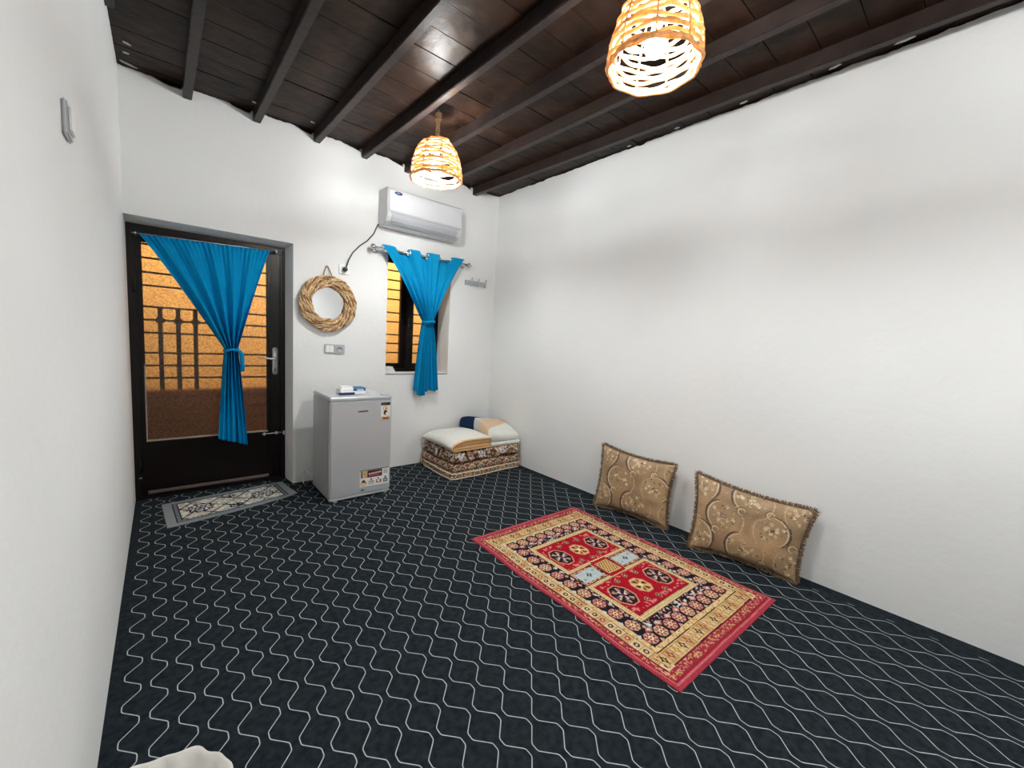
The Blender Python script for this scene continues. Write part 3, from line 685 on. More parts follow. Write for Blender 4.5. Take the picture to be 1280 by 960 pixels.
box('small_badge', 1.352, 1.376, fy0-.0015, fy0+.001, .060, .070, 'fridge_dark', fg, 0)
tube('power_cable', [(1.125, -.168, .12), (1.10, -.11, .10), (1.085, -.05, .12), (1.08, -.02, .09), (1.075, -.02, .02), (1.07, -.06, .006)], .004, 'white_plastic', fg, 8)

# tissue pack on the fridge
tp = thing('tissue_pack', 'white and blue tissue pack lying on the silver fridge', 'tissue pack', (1.315, -.47, fz))
def soft_slab(name, b, r, n, material, parent, colfun=None, wob=0.0, seed=0, shape=None):
    x0, x1, y0, y1, z0, z1 = b
    c = np.array([(x0+x1)/2, (y0+y1)/2, (z0+z1)/2]); h = np.array([(x1-x0)/2, (y1-y0)/2, (z1-z0)/2])
    res = max(x1-x0, y1-y0)/n; cnt = np.maximum(4, np.ceil(2*h/res).astype(int)+1); cnt[2] = max(cnt[2], 12)
    QQ, FF, off = [], [], 0
    for ax in range(3):
        a1, a2 = (ax+1) % 3, (ax+2) % 3
        for sg in (-1, 1):
            A_, B_ = np.meshgrid(np.linspace(-1, 1, cnt[a1]), np.linspace(-1, 1, cnt[a2])); q_ = np.zeros(A_.shape+(3,)); q_[..., ax] = sg; q_[..., a1] = A_; q_[..., a2] = B_
            QQ.append(q_.reshape(-1, 3)); FF.append(grid_faces(A_.shape[0], A_.shape[1], off, sg < 0)); off += A_.size
    Q = np.concatenate(QQ); p = Q*h; inner = np.maximum(h-r, 0); q = np.clip(p, -inner, inner); d = p-q; L_ = np.linalg.norm(d, axis=1)[:, None]
    rmin = np.minimum(r, h)
    p = np.where(L_ > 1e-9, q+d/np.maximum(L_, 1e-9)*np.minimum(L_, rmin.min()), p)
    if wob:
        nx_ = vnoise(p[:, 0]*9+p[:, 2]*7, p[:, 1]*9+p[:, 2]*4, seed); ny_ = vnoise(p[:, 0]*9+31+p[:, 2]*5, p[:, 1]*9+17, seed+1); nz_ = vnoise(p[:, 0]*7+9, p[:, 1]*7+5, seed+2)
        p = p+wob*np.stack([nx_, ny_, nz_*.8*(Q[:, 2] > -.9)], 1)*2
    p = p+c
    if shape is not None: p = shape(p, Q)
    me = fast_mesh(name, local(parent, p), np.concatenate(FF))
    if colfun is not None: setcol(me, colfun(p, Q))
    bm = bmesh.new(); bm.from_mesh(me); bmesh.ops.remove_doubles(bm, verts=bm.verts, dist=1e-5); bm.to_mesh(me); bm.free()
    return link(name, me, material, parent, True)
def tpc(p, Q):
    C = np.zeros((len(p), 3)); C[:] = lin(238, 238, 236)[:3]; x, z = p[:, 0], p[:, 2]-fz
    C[(x > 1.315) & (z > .03)] = lin(10, 84, 134)[:3]; C[(x < 1.33) & (z < .020) & (Q[:, 1] < -.5)] = lin(14, 44, 92)[:3]
    C[(x > 1.345) & (x < 1.40) & (z > .034) & (z < .042) & (Q[:, 1] < -.7)] = lin(220, 228, 232)[:3]
    return C
soft_slab('pack', (1.215, 1.415, -.52, -.42, fz, fz+.058), .014, 60, 'print', tp, tpc, .004, 4)
soft_slab('tissue', (1.225, 1.315, -.515, -.425, fz+.05, fz+.066), .006, 10, 'white_plastic', tp, None, .006, 6)

# ================================================================== RUGS
def rug_obj():
    RU, RV = 1.0, 1.46; nx, ny = 345, 500
    u = np.linspace(0, RU, nx)[None, :]+np.zeros((ny, 1)); v = np.linspace(0, RV, ny)[:, None]+np.zeros((1, nx))
    wu = u+.004*vnoise(v*7, v*0+2, 3); wv = v+.004*vnoise(u*7, u*0+5, 4)
    c = Canvas(wu, wv, (146, 36, 52)); du = np.minimum(wu, RU-wu); dv = np.minimum(wv, RV-wv)
    ins = lambda a, b: (du >= a) & (dv >= b)
    rs = np.random.RandomState(5)
    # outer guard: red with ribbing and pale broken motifs
    c.fill(((np.floor(wu/.006)+np.floor(wv/.006)) % 2 == 0) & ~ins(.022, .03), (176, 70, 82)); c.fill(ins(.014, .018) & ~ins(.020, .025), (196, 104, 108))
    c.fill(ins(.022, .032), (138, 22, 40)); c.fill(ins(.026, .036), (150, 44, 56))
    mot = (np.sin(wu*2*math.pi/.034) > .1) ^ (np.sin(wv*2*math.pi/.034) > .1); fine = vnoise(wu*160, wv*160, 6) > .02
    c.fill(ins(.028, .042) & ~ins(.046, .078) & mot & fine, (206, 150, 132)); c.fill(ins(.028, .042) & ~ins(.046, .078) & ~mot & (vnoise(wu*120, wv*120, 8) > .22), (196, 168, 92))
    c.fill(ins(.048, .080), (120, 20, 34)); c.fill(ins(.051, .084), (44, 24, 30)); c.fill(ins(.055, .088), (198, 168, 120))
    # tan band: side flowers
    for k in range(27):
        vv = .10+k*(RV-.2)/26
        for uu in (.081, RU-.081):
            sh = [(206, 178, 132), (190, 158, 112), (210, 186, 144)][k % 3]; c.rect(uu-.026, uu+.026, vv-.022, vv+.022, sh)
            c.rect(uu-.026, uu+.026, vv-.0245, vv-.022, (140, 100, 60))
            cc = [(40, 30, 38), (170, 52, 56), (52, 40, 40)][k % 3]
            c.octa(uu, vv, .0125, .0135, cc); c.octa(uu, vv, .0055, .006, (228, 200, 150))
    # tan band: end figures
    for k in range(17):
        uu = .10+k*(RU-.2)/16
        for vv in (.125, RV-.125):
            sh = [(204, 172, 122), (190, 156, 106), (208, 182, 138)][k % 3]; c.rect(uu-.0245, uu+.0245, vv-.036, vv+.036, sh); c.rect(uu-.026, uu-.0235, vv-.036, vv+.036, (110, 74, 44))
            cc = [(44, 34, 36), (150, 60, 54), (176, 128, 62)][k % 3]
            c.dia(uu, vv, .011, .030, cc); c.dia(uu, vv+.0, .020, .010, cc); c.dia(uu, vv, .004, .012, (226, 190, 130))
            for q in (-1, 1): c.rect(uu-.016, uu+.016, vv+q*.027-.002, vv+q*.027+.002, (176, 120, 62))
    c.fill(ins(.106, .160), (34, 22, 28)); c.fill(ins(.110, .165), (214, 184, 134)); c.fill(ins(.110, .165) & (((np.floor(wu/.012)+np.floor(wv/.012)) % 2 == 0) & (vnoise(wu*90, wv*90, 2) > .1)), (170, 130, 86))
    c.fill(ins(.134, .190), (30, 22, 32))
    # rosette field
    def rosette(uu, vv, a, b_, k):
        c.dia(uu-a*1.15, vv-b_*1.05, .012, .014, (196, 200, 196)); c.dia(uu+a*1.15, vv+b_*1.05, .012, .014, (188, 150, 130))
        c.octa(uu, vv, a, b_, [(178, 114, 106), (188, 144, 118), (168, 92, 94)][k % 3])
        t = np.arctan2((wv-vv)/b_, (wu-uu)/a); d = np.hypot((wu-uu)/a, (wv-vv)/b_)
        c.fill((np.cos(t*8) > .15) & (d < .86) & (d > .34), (128, 40, 50)); c.fill((np.cos(t*8+2) > .72) & (d < .92) & (d > .5), (224, 200, 160))
        c.octa(uu, vv, a*.36, b_*.36, (226, 202, 160)); c.octa(uu, vv, a*.16, b_*.16, (60, 34, 44))
    nu = 9; nv = 11
    for k in range(nu):
        uu = .17+k*(RU-.34)/(nu-1)
        for vv in (.232, RV-.232): rosette(uu, vv, .033, .034, k)
    for k in range(1, nv-1):
        vv = .232+k*(RV-.464)/(nv-1)
        for uu in (.172, RU-.172): rosette(uu, vv, .032, .036, k+1)
    for k in range(nu-1):
        uu = .17+(k+.5)*(RU-.34)/(nu-1)
        for vv, q in ((.272, 1), (RV-.272, -1)): c.dia(uu, vv, .026, .018, (186, 120, 112)); c.dia(uu, vv, .012, .009, (200, 204, 198))
    sp = vnoise(wu*110, wv*110, 12) > .2
    c.fill(ins(.208, .274) & ~ins(.229, .318) & sp, (196, 140, 124)); c.fill(ins(.208, .274) & ~ins(.229, .318) & (vnoise(wu*90, wv*90, 13) > .26), (196, 204, 204))
    # inner frame and red squares
    c.fill(ins(.225, .316), (60, 26, 32)); c.fill(ins(.229, .320), (214, 186, 136)); dots = (np.hypot((wu % .014)-.007, (wv % .014)-.007) < .003)
    c.fill(ins(.233, .324) & dots, (120, 84, 56)); c.fill(ins(.256, .352), (70, 20, 28)); c.fill(ins(.259, .356), (160, 18, 36))
    vm0, vm1 = .668, RV-.668
    c.rect(.229, RU-.229, vm0-.030, vm1+.030, (214, 186, 136)); c.fill((wu > .233) & (wu < RU-.233) & (wv > vm0-.03) & (wv < vm1+.03) & dots, (120, 84, 56))
    for (a, b_) in ((.228, .432), (RU-.432, RU-.228)):
        c.rect(a, b_, vm0-.006, vm1+.006, (36, 24, 32)); c.rect(a+.006, b_-.006, vm0, vm1, (200, 146, 120)); 
        c.fill((wu > a+.006) & (wu < b_-.006) & (wv > vm0) & (wv < vm1) & (vnoise(wu*120, wv*120, 15) > .1), (60, 40, 46))
        c.rect(a+.022, b_-.022, vm0+.016, vm1-.016, (176, 190, 190)); uu = (a+b_)/2; vv = RV/2
        for q in (-1, 1): c.dia(uu+q*.012, vv, .010, .008, (34, 34, 44)); c.dia(uu, vv+q*.012, .008, .010, (34, 34, 44)); c.dia(uu+q*.055, vv-q*.02, .010, .010, (120, 140, 140))
    c.rect(.432, RU-.432, vm0-.02, vm1+.02, (160, 18, 36)); c.rect(.444, RU-.444, vm0+.004, vm1-.004, (206, 172, 112)); c.fill((wu > .448) & (wu < RU-.448) & (wv > vm0+.008) & (wv < vm1-.008) & (np.sin(wu*2*math.pi/.02)*np.sin(wv*2*math.pi/.03) > .15), (110, 60, 46))
    for vc in (.502, RV-.502):
        c.fill((wu > .264) & (wu < RU-.264) & (np.abs(wv-vc) < .132) & ((np.abs(wu-.5) > .20) | (np.abs(wv-vc) > .100)) & (vnoise(wu*75, wv*75, 21) > .16), (206, 118, 116))
        for (uu, k) in ((.335, 0), (.5, 1), (.665, 0)):
            if k == 0:
                c.octa(uu, vc, .064, .086, (210, 150, 122)); c.octa(uu, vc, .057, .078, (36, 24, 34))
                t = np.arctan2((wv-vc)/.07, (wu-uu)/.052); d = np.hypot((wu-uu)/.052, (wv-vc)/.07)
                c.fill((np.cos(t*6) > .4) & (d < .9) & (d > .45), (140, 96, 100)); c.fill((np.cos(t*4) > .3) & (d < .5), (196, 200, 206)); c.fill((np.cos(t*6+1.5) > .82) & (d < .95) & (d > .5), (206, 176, 130)); c.octa(uu, vc, .012, .015, (120, 40, 50))
            else:
                c.octa(uu, vc, .054, .066, (206, 128, 116)); c.octa(uu, vc, .049, .061, (206, 176, 116)); t = np.arctan2((wv-vc)/.06, (wu-uu)/.048); d = np.hypot((wu-uu)/.048, (wv-vc)/.06)
                c.fill((np.cos(t*6) > .25) & (d < .9) & (d > .4), (150, 52, 50)); c.fill((np.cos(t*4+1) > .7) & (d < .8), (48, 36, 36)); c.octa(uu, vc, .012, .014, (228, 208, 150))
        for (uu, vv) in ((.415, vc-.095), (.585, vc-.095), (.415, vc+.095), (.585, vc+.095), (.5, vc+.108), (.5, vc-.108)):
            c.octa(uu, vv, .015, .016, (200, 160, 120)); c.octa(uu, vv, .012, .013, (40, 26, 34)); c.octa(uu, vv, .005, .0055, (214, 190, 150))
    C = c.C*(1+.30*vnoise(u*230, v*230, 30)[..., None])
    # slightly wavy outline and surface
    uo = u+.006*np.sin(v*9)*np.clip(1-np.minimum(u, RU-u)/.2, 0, 1); z = .009+.003*vnoise(u*6, v*6, 40)+.0012*vnoise(u*170, v*170, 41)
    ed = np.clip(np.minimum(np.minimum(u, RU-u), np.minimum(v, RV-v))/.012, 0, 1); z = z*(.55+.45*ed)
    ang = math.radians(-1.35); ex = np.array([math.cos(ang), math.sin(ang)]); ey = np.array([math.sin(ang), -math.cos(ang)])
    # ex: across (towards the right wall), ey: along (towards the camera)
    O = np.array([1.690, -1.672])
    Pxy = O+uo[..., None]*ex+v[..., None]*ey
    P = np.concatenate([Pxy, z[..., None]], -1)
    bot = P.copy(); bot[..., 2] = .001
    me_off = (bot-P)
    return grid_obj('rug', P[:, ::-1], C[:, ::-1], 'rug', None, thick=me_off[:, ::-1])
tag(rug_obj(), 'red patterned oriental rug lying in front of the two cushions', 'rug')

def doormat():
    cr = [np.array(q) for q in ((.144, -.019), (.931, .075), (.968, -.283), (.171, -.476))]   # TL TR BR BL
    nx, ny = 210, 115; Lu, Lv = .80, .43
    u = np.linspace(0, 1, nx)[None, :]+np.zeros((ny, 1)); v = np.linspace(0, 1, ny)[:, None]+np.zeros((1, nx))
    c = Canvas(u*Lu, v*Lv, (132, 138, 142)); U, V_ = c.U, c.V; du = np.minimum(U, Lu-U); dv = np.minimum(V_, Lv-V_)
    c.fill((du > .055), (128, 134, 138)); ins = lambda a, b_: (du > a) & (dv > b_)
    c.fill(ins(.050, .034), (34, 40, 52)); c.fill(ins(.060, .038), (120, 128, 134)); c.fill(ins(.060, .038) & (np.sin(U*2*math.pi/.02)*np.sin(V_*2*math.pi/.02) > .2), (64, 72, 84)); c.fill(ins(.080, .058), (34, 36, 44)); c.fill(ins(.088, .064), (196, 194, 182))
    core = ins(.088, .064)
    c.fill(core & (vnoise(U*90, V_*90, 2) > .16), (140, 142, 140)); c.fill(core & (vnoise(U*60, V_*60, 5) > .2), (226, 222, 208))
    a = (U/.17+V_/.17); b_ = (U/.17-V_/.17)
    for q in (a, b_): c.fill(core & (np.abs((q % 1)-.5) < .05), (52, 42, 46))
    for (x, y) in ((.20, .215), (.60, .215)):
        d = np.hypot((U-x)/.085, (V_-y)/.085); t = np.arctan2(V_-y, U-x)
        c.fill(core & (d < 1.0) & (np.cos(t*10)+np.cos(d*16) > -.3), (30, 36, 50)); c.fill(core & (d < .85) & (np.cos(t*8+1)*np.cos(d*14) > .35), (214, 212, 204)); c.fill(core & (d < .3), (150, 160, 170)); c.fill(core & (d < .15), (40, 44, 56))
    for (x, y) in ((.40, .11), (.40, .32)):
        d = np.hypot((U-x)/.05, (V_-y)/.04); c.fill(core & (d < 1) & (vnoise(U*120, V_*120, 7) > -.05), (32, 38, 52))
    for (x, y) in ((.40, .215), (.2, .09), (.6, .34), (.2, .34), (.6, .09)):
        d = np.hypot((U-x)/.045, (V_-y)/.03); t = np.arctan2(V_-y, U-x); c.fill(core & (d < 1) & (np.cos(t*5+d*6) > .2), (176, 170, 150))
    # rounded outline
    P2 = (1-u)[..., None]*((1-v)[..., None]*cr[0]+v[..., None]*cr[3])+u[..., None]*((1-v)[..., None]*cr[1]+v[..., None]*cr[2])
    # bow of the free edges
    P2[..., 1] -= .018*np.sin(math.pi*u)*v
    z = .007+.010*np.clip((u-.86)/.14, 0, 1)**2*np.clip((v-.6)/.4, 0, 1)+.001*vnoise(u*90, v*90, 3)
    P = np.concatenate([P2, z[..., None]], -1)
    return tag(grid_obj('doormat', P[:, ::-1], c.C[:, ::-1], 'doormat', None, thick=(0, 0, -.0065)), 'grey and cream patterned doormat in front of the door', 'doormat')
doormat()

# ================================================================== CUSHIONS
def cushion(label, BL, BR, TL, TR, seed, wid, hei):
    o = thing('cushion', label, 'cushion', tuple((np.array(BL)+np.array(BR))/2), 'gold brocade cushions against the wall')
    BL, BR, TL, TR = map(np.array, (BL, BR, TL, TR)); n = 170; ny = 130
    a = np.linspace(-1, 1, n)[None, :]+np.zeros((ny, 1)); b_ = np.linspace(-1, 1, ny)[:, None]+np.zeros((1, n))
    # edges draw in between the corners
    aa = a*(1-.075*(1-b_**2)*np.abs(a)**3); bb = b_*(1-.12*(1-a**2)*np.abs(b_)**3)
    U, V_ = (aa+1)/2, (bb+1)/2
    base = (1-U)[..., None]*((1-V_)[..., None]*BL+V_[..., None]*TL)+U[..., None]*((1-V_)[..., None]*BR+V_[..., None]*TR)
    nrm = np.cross(BR-BL, TL-BL); nrm /= np.linalg.norm(nrm)
    if nrm[0] > 0: nrm = -nrm
    h = (np.clip(1-a**2, 0, 1)**.42)*(np.clip(1-b_**2, 0, 1)**.42)
    wr = .006*vnoise(a*4+seed, b_*4, seed)+.004*vnoise(a*10, b_*3, seed+3)*(1-h)
    puff = .070*h+wr*np.clip(h*3, 0, 1)
    F_ = base+nrm*puff[..., None]; B_ = base-nrm*(puff*.8)[..., None]
    F_[..., 2] = np.maximum(F_[..., 2], .004); B_[..., 2] = np.maximum(B_[..., 2], .004); B_[..., 0] = np.minimum(B_[..., 0], W-.004)
    c = Canvas(U*wid, V_*hei, (158, 128, 94)); Ux, Vx = c.U, c.V
    c.C *= (1+.5*vnoise(Ux*6, Vx*6, seed)[..., None]+.25*vnoise(Ux*24, Vx*24, seed+5)[..., None])
    rs = np.random.RandomState(seed)
    def scroll(x, y, s, fl, cc=(92, 70, 54)):
        c.ell(x, y, .115*s, .095*s, (182, 155, 118), .22)
        t0 = math.pi*.55 if fl > 0 else -math.pi*.30
        c.arc(x, y,   .105*s, .0060, t0, t0+math.pi*.85, cc); c.arc(x, y, .097*s, .0045, t0, t0+math.pi*.85, (206, 186, 152)); c.arc(x, y, .113*s, .0034, t0+.2, t0+math.pi*.7, (66, 50, 42))
        e = t0+math.pi*.85; ex_, ey_ = x+.105*s*math.cos(e), y+.105*s*math.sin(e)
        c.arc(ex_, ey_, .022*s, .004, 0, 5.0, (206, 184, 146)); c.arc(ex_, ey_, .030*s, .0025, 0, 4.5, cc)
        t2 = t0+math.pi*1.1; c.arc(x+.02*s, y-.01, .12*s, .0028, t2, t2+math.pi*.5, (196, 170, 130))
    def bouquet(x, y, s, light):
        for k in range(26):
            th = rs.uniform(0, 6.28); rr = rs.uniform(0, .075)*s; px, py = x+rr*math.cos(th)*1.2, y+rr*math.sin(th)
            c.ell(px, py, .013*s, .013*s, (118, 92, 66), .7); q = rs.choice([0, 1, 2]); col_ = [(220, 200, 164), (202, 176, 136), (166, 136, 100)][q if light else (q+1) % 3]
            c.ell(px, py, .0115*s, .0115*s, col_, .95, .55); c.ell(px+.001, py-.001, .005*s, .005*s, col_)
        for k in range(10):
            th = rs.uniform(0, 6.28); rr = rs.uniform(.05, .09)*s; c.dia(x+rr*math.cos(th)*1.25, y+rr*math.sin(th), .008, .006, [(96, 72, 52), (196, 170, 130)][k % 2])
        for k in range(4): c.dia(x+rs.uniform(-.02, .02), y+rs.uniform(-.02, .02), .012, .003, (74, 54, 46)); c.dia(x+rs.uniform(-.02, .02), y+rs.uniform(-.02, .02), .003, .012, (74, 54, 46))
    px, py = .30, .235
    for r in range(-1, 4):
        for q in range(-1, 4):
            x = q*px+(px/2 if r % 2 else 0)+.02*seed % .1; y = r*py*.72+.10
            scroll(x, y, 1.0, 1 if (q+r) % 2 else -1); bouquet(x+.005, y, .95, (r+q) % 2 == 0)
    for k in range(140): c.ell(rs.rand()*wid, rs.rand()*hei, .0035, .0035, [(108, 82, 60), (198, 172, 132)][k % 2], .8)
    low = np.clip((V_-.0)/.16, 0, 1)
    C = c.C
    V = np.concatenate([F_.reshape(-1, 3), B_.reshape(-1, 3)]); V = local(o, V); nn = n*ny
    Q = np.concatenate([grid_faces(ny, n), grid_faces(ny, n, nn, True)])
    me = fast_mesh('cover', V, Q); setcol(me, np.concatenate([C.reshape(-1, 3)]*2))
    bm = bmesh.new(); bm.from_mesh(me); bmesh.ops.remove_doubles(bm, verts=bm.verts, dist=.0006); bmesh.ops.recalc_face_normals(bm, faces=bm.faces); bm.to_mesh(me); bm.free()
    link('cover', me, 'brocade', o, True)
    # fringe of short threads on the seam
    Vf, Ff = [], []; rr = random.Random(seed)
    rim = [base[0, i] for i in range(0, n)]+[base[i, n-1] for i in range(ny)]+[base[ny-1, i] for i in range(n-1, -1, -1)]+[base[i, 0] for i in range(ny-1, -1, -1)]
    cen = (BL+BR+TL+TR)/4; m_ = len(rim)
    for i in range(m_):
        for rep in range(3):
            p = rim[i]+(rim[(i+1) % m_]-rim[i])*rr.random(); tg = rim[(i+3) % m_]-rim[i-3]; L_ = np.linalg.norm(tg)
            if L_ < 1e-6: continue
            tg = tg/L_; out = np.cross(tg, nrm); out = out if out@(p-cen) > 0 else -out
            ln = rr.uniform(.012, .026); tip = p+out*ln+tg*rr.uniform(-.009, .009)+nrm*rr.uniform(-.010, .012); tip[2] = max(tip[2], .002); tip[0] = min(tip[0], W-.002)
            wv_ = tg*.0018; p = p.copy(); p[2] = max(p[2], .003); k = len(Vf); Vf += [p-wv_, p+wv_, tip+wv_*.7, tip-wv_*.7, p+nrm*.002, tip+nrm*.002]
            Ff += [(k, k+1, k+2, k+3), (k, k+4, k+5, k+3), (k+1, k+2, k+5, k+4)]
    f_ = build('fringe', Vf, Ff, 'fringe', o); f_['kind'] = 'stuff'
    return o
cushion('smaller gold brocade cushion leaning on the wall, nearer the folded bedding', (2.872, -1.765, .012), (2.955, -2.35, .012), (2.995, -1.722, .492), (3.005, -2.352, .478), 3, .62, .5)
cu2 = cushion('wider gold brocade cushion leaning on the wall, beside the near end of the red rug', (2.845, -2.585, .012), (2.945, -3.165, .012), (2.990, -2.525, .472), (3.005, -3.205, .438), 8, .70, .5)

# ================================================================== BEDDING
def kilim(a, b_, base=(116, 84, 66)):
    """ogee lattice print; a, b_ in metres along the cloth"""
    C = np.zeros(a.shape+(3,)); C[:] = lin(*base)[:3]
    p = .105; h = .062; row = np.floor(b_/h); aa = a/p+.5*(row % 2); cell = np.floor(aa); fu = (aa % 1)-.5; fv = (b_/h % 1)-.5
    r = np.abs(fu)*2+np.abs(fv)*1.7; idx = ((cell*3+row*5) % 4).astype(int)
    cols = np.array([lin(*q)[:3] for q in ((158, 58, 62), (112, 116, 120), (170, 132, 98), (96, 64, 52))])
    m_ = r < .85; C[m_] = cols[idx[m_]]
    m_ = (r > .72) & (r < .95); C[m_] = lin(222, 204, 176)[:3]
    m_ = r < .36; C[m_] = lin(206, 182, 150)[:3]
    m_ = r < .2; C[m_] = lin(96, 52, 50)[:3]
    n_ = vnoise(a*80, b_*80, 3); m_ = n_ > .3; C[m_] = C[m_]*.55
    return C
def floral(a, b_):
    C = np.zeros(a.shape+(3,)); C[:] = lin(128, 96, 74)[:3]; n1 = vnoise(a*26, b_*26, 8); n2 = vnoise(a*70, b_*70, 9)
    C[n1 > .02] = lin(188, 158, 126)[:3]; C[(n1 < -.2)] = lin(70, 46, 42)[:3]; C[(n2 > .2)] = lin(222, 208, 190)[:3]; C[(n2 < -.24)] = lin(84, 56, 48)[:3]
    pz = np.sin(a*2*math.pi/.26)*np.sin(b_*2*math.pi/.3); C[(pz > .55) & (n2 > -.1)] = lin(206, 204, 206)[:3]; C[(pz < -.7) & (n2 > .05)] = lin(150, 78, 78)[:3]
    return C
bx0, bx1, by0, by1 = 2.185, 3.050, -.655, -.030
def shear(p, Q):   # the stack's near left corner sits a little further right
    p = p.copy(); return p
ma = thing('folded_mattress', 'lower folded floor mattress with red and cream lattice print', 'mattress', ((bx0+bx1)/2, (by0+by1)/2, 0), 'folded bedding in the corner')
def ka(p, Q):
    a = np.where(np.abs(Q[:, 0]) > .98, p[:, 1], p[:, 0]); b_ = np.where(Q[:, 2] > .98, p[:, 1]+.3, p[:, 2]+np.abs(p[:, 2]*0)); C = kilim(a, b_*1.0)
    
    return C
soft_slab('lower_fold', (bx0-.01, bx1-.008, by0, by1, .002, .062), .026, 170, 'bedding', ma, ka, .007, 2)
soft_slab('upper_fold', (bx0+.005, bx1-.004, by0+.012, by1, .060, .135), .034, 170, 'bedding', ma, ka, .009, 5)
pp = [(bx1-.06, by0-.004), (bx0+.03, by0-.006), (bx0-.002, by0+.006), (bx0-.012, by0+.05), (bx0-.012, by1-.04)]
def piping(z, parent, dx=0):
    q = []
    for i in range(len(pp)-1):
        for k in range(8): f_ = k/8; q.append((pp[i][0]*(1-f_)+pp[i+1][0]*f_+dx, pp[i][1]*(1-f_)+pp[i+1][1]*f_, z+.004*math.sin(i*5+k*.9)))
    tube('piping', q, .006, 'liner', parent, 8)
mat('piping', lin(216, 198, 170), .85, noise=(60, .15))
def piping(z, parent, dx=0, dy=0):
    q = []
    for i in range(len(pp)-1):
        for k in range(8): f_ = k/8; q.append((pp[i][0]*(1-f_)+pp[i+1][0]*f_+dx, pp[i][1]*(1-f_)+pp[i+1][1]*f_+dy, z+.003*math.sin(i*5+k*.9)))
    tube('piping', q, .0055, 'piping', parent, 8)
piping(.012, ma); piping(.058, ma, .004, .004)
mb = thing('folded_mattress', 'upper folded floor mattress with brown floral print under the white blankets', 'mattress', ((bx0+bx1)/2, (by0+by1)/2, .135), 'folded bedding in the corner')
def kb(p, Q):
    a = np.where(np.abs(Q[:, 0]) > .98, p[:, 1], p[:, 0]); b_ = np.where(Q[:, 2] > .98, p[:, 1]+.3, p[:, 2]); return floral(a, b_)
soft_slab('fold', (bx0+.012, bx1-.008, by0+.022, by1, .141, .252), .045, 170, 'bedding', mb, kb, .012, 9)

# white blanket folded in nested layers, fold to the left
bl = thing('folded_blanket', 'white folded blanket with peach layered edges on the left of the bedding', 'blanket', (2.42, -.35, .25), 'folded bedding in the corner')
def nested(k, nl=4):
    xl, xr, zb, zt, th = bx0-.004, 2.640, .262, .350, .0115
    z0, z1 = zb+k*th, zt-k*th; r = (z1-z0)/2; q = []
    xs = np.linspace(xr-.006*k, xl+r+k*th, 26)
    for x in xs: q.append((x, z1))
    for a in np.linspace(0, math.pi, 15)[1:-1]: q.append((xl+r+k*th-r*math.sin(a), z0+r+r*math.cos(a)))
    for x in xs[::-1]: q.append((x, z0))
    return np.array(q), th
for k in range(4):
    q, th = nested(k); ny = 40; ys = np.linspace(by0+.016+.004*k, by1-.04, ny); P = np.zeros((ny, len(q), 3)); C = np.zeros((ny, len(q), 3)); 
    for i, y in enumerate(ys):
        f_ = (y-ys[0])/(ys[-1]-ys[0]); top = (q[:, 1]-.262)/(.350-.262)
        lift = .042*math.sin(math.pi*min(1, .08+f_*.9))*top*np.clip((2.75-q[:, 0])/.2, .3, 1)
        droop = .035*np.clip((bx0+.16-q[:, 0])/.16, 0, 1)**1.6*(top > -1)
        P[i] = np.stack([q[:, 0]+.006*vnoise(np.full(len(q), y*9), q[:, 0]*9, k), np.full(len(q), y), q[:, 1]+lift-droop*1.2*np.clip(top, 0, 1)**1.5], 1)
        C[i] = lin(228, 226, 218)[:3]
        if y < ys[0]+.016 or k: C[i] = lin(*[(222, 178, 128), (196, 150, 98), (226, 190, 146), (206, 160, 108)][k])[:3]
    T = np.gradient(P, axis=1); N_ = np.stack([-T[..., 2], 0*T[..., 0], T[..., 0]], -1); N_ /= np.linalg.norm(N_, axis=-1)[..., None]+1e-9
    grid_obj('fold_layer', P, C, 'bedding', bl, thick=(N_*(th*.82)))
# striped blanket behind it
b2 = thing('folded_blanket', 'folded blanket banded navy, white and peach on the right of the bedding', 'blanket', (2.85, -.34, .25), 'folded bedding in the corner')
def bands(p, Q):
    C = np.zeros((len(p), 3)); C[:] = lin(224, 223, 214)[:3]; y = p[:, 1]-.45*(p[:, 0]-2.82)+.012*vnoise(p[:, 0]*12, p[:, 1]*3, 3)
    C[(y > -.49) & (y < -.33)] = lin(216, 186, 154)[:3]; C[(y > -.33) & (y < -.25)] = lin(196, 196, 190)[:3]; C[y > -.25] = lin(24, 46, 78)[:3]
    return C
def dome(p, Q):
    p = p.copy(); f_ = np.clip((p[:, 1]-by0)/(by1-by0), 0, 1); p[:, 2] += np.clip((p[:, 2]-.27)/.08, 0, 1)*(.115*np.sin(math.pi*np.clip(.02+f_*.78, 0, 1))-.03*np.clip((p[:, 0]-2.85)/.2, -1, 1)); return p
soft_slab('fold_layer', (2.645, 3.035, by0+.028, by1, .2535, .292), .018, 70, 'bedding', b2, bands, .006, 12)
soft_slab('fold_layer', (2.64, 3.03, by0+.035, by1, .286, .352), .030, 80, 'bedding', b2, bands, .008, 14, dome)

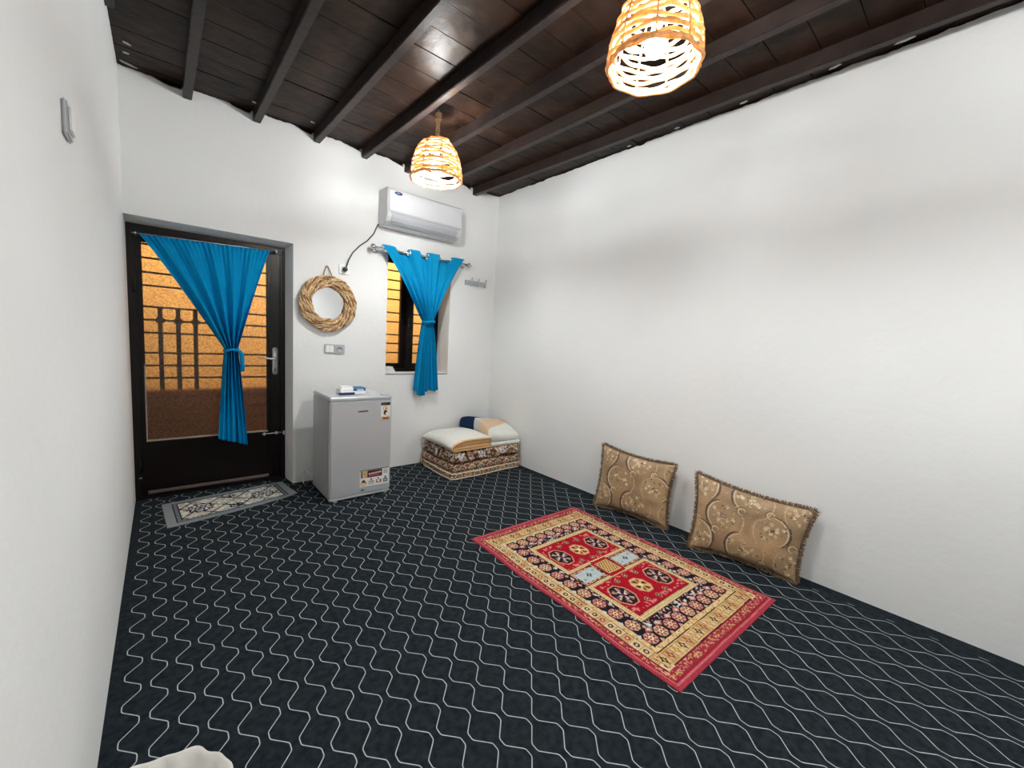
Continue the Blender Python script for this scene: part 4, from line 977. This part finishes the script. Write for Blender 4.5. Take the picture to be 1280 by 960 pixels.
# ================================================================== LAMPS
def pendant(label, x, y, seed, bulb='bulb_glow'):
    zr, zt = 2.43, 2.70
    o = thing('pendant_lamp', label, 'lamp', (x, y, zr), 'wicker pendant lamps')
    rs = random.Random(seed)
    R_ = lambda h: .060+(.176-.060)*(1-(max(0, min(1, h)))**2.1)**.62    # h: 0 rim .. 1 top
    nr = 9
    for k in range(nr):
        a = 2*math.pi*(k+.3)/nr+rs.uniform(-.05, .05)
        tube('rib', [(x+(R_(h)+.007)*math.cos(a), y+(R_(h)+.007)*math.sin(a), zr+h*(zt-zr)) for h in np.linspace(0, 1, 16)], .0042, 'wicker', o, 6)
    rows = 13
    for k in range(rows):
        h = (k+.2)/rows; ph = rs.uniform(0, 6.28); t_ = np.linspace(0, 2*math.pi, 90, endpoint=False); amp = .007 if 0 < k else .002
        dz = amp*np.sin(t_*2+ph)+.005*np.sin(t_*3+ph*2)*(k > 0); wv = .005*np.sin(nr/2*2*t_*.5*2+(k % 2)*math.pi)
        pts = np.stack([x+(R_(h)+wv)*np.cos(t_), y+(R_(h)+wv)*np.sin(t_), zr+h*(zt-zr)+dz], 1)
        tube('wicker_strand', pts, .0073 if k else .0095, 'wicker', o, 6, True)
    tt = np.linspace(0, 2*math.pi, 120, endpoint=False)
    tube('rim_braid', np.stack([x+(.177+.004*np.cos(tt*24))*np.cos(tt), y+(.177+.004*np.cos(tt*24))*np.sin(tt), zr+.008+.004*np.sin(tt*24)], 1), .0065, 'wicker', o, 6, True)
    lathe('crown', [(.062, -.004), (.058, .006), (.02, .012), (.0, .013)], (x, y, zt), 'wicker', o, 20)
    # rope over the cable
    zz = np.linspace(zt, 2.86, 50)
    for h in range(2): tube('rope', np.stack([x+.007*np.cos(zz*160+h*math.pi), y+.007*np.sin(zz*160+h*math.pi), zz], 1), .0095, 'twine', o, 7)
    tube('ceiling_hook', [(x, y, 2.905), (x, y, 2.87), (x+.01, y, 2.86), (x, y, 2.85)], .005, 'silver', o, 8)
    t3 = np.linspace(0, 2*math.pi*3, 50)
    tube('rope_knot', np.stack([x+.014*np.cos(t3), y+.014*np.sin(t3), 2.835+.05*t3/t3[-1]], 1), .010, 'twine', o, 7)
    lathe('lamp_holder', [(.0, .22), (.018, .22), (.02, .17), (.02, .155)], (x, y, zr), 'bulb_base', o, 16)
    lathe('bulb', [(.013, .155), (.02, .14), (.034, .115), (.040, .09), (.037, .065), (.026, .047), (.012, .038), (0, .036)], (x, y, zr), bulb, o, 20)
    return o
pendant('wicker basket pendant lamp hanging near the air conditioner', 1.70, -1.03, 1)
pendant('wicker basket pendant lamp nearest the camera, cut by the top of the picture', 1.70, -2.75, 2)

pendant('added wicker basket pendant lamp, unseen behind the camera, brightening the near walls', 1.70, -4.47, 3, 'bulb_fill')  # added out of view because the near walls were too dark

# ================================================================== WASTE BIN
bn = thing('waste_bin', 'waste bin with a white plastic liner beside the left wall', 'waste bin', (.142, -2.745, 0))
lathe('bin_body', [(.082, .004), (.084, 0), (.104, .235), (.108, .245), (.108, .252), (.104, .252), (.100, .235), (.080, .01), (0, .01)], (.142, -2.745, 0), 'bin', bn, 40)
n_, m_ = 96, 26; tt = np.linspace(0, 2*math.pi, n_+1)[None, :]; ss = np.linspace(0, 1, m_)[:, None]
# profile: hem outside -> over the rim -> down inside
rr_ = np.interp(ss, [0, .3, .42, .5, .6, .85, 1], [.132, .129, .128, .118, .092, .062, .0]); hz = np.interp(ss, [0, .3, .42, .5, .6, .85, 1], [.20, .290, .310, .307, .255, .14, .13])
cr_ = .010*np.sin(tt*7+ss*3)+.007*np.sin(tt*13+2)+.006*np.sin(tt*3+1)
rr_ = rr_+cr_*np.interp(ss, [0, .4, .5, .8, 1], [1, .6, .5, 1.0, 0])*.7; rr_ = rr_+np.interp(ss, [0, .5, .62, .85, 1], [0, 0, .010, .014, 0])*(np.sin(tt*11+ss*9)+.6*np.sin(tt*17+ss*14+1))*.6; hz = hz+.003*np.sin(tt*3+1.4)*(ss < .6)+.002*np.sin(tt*7)*(ss < .6)
P = np.stack([.138+rr_*np.cos(tt), -2.745+rr_*np.sin(tt), hz+0*tt], -1)
P[..., 0] = np.maximum(P[..., 0], .01)
grid_obj('bin_liner', P, None, 'liner', bn)
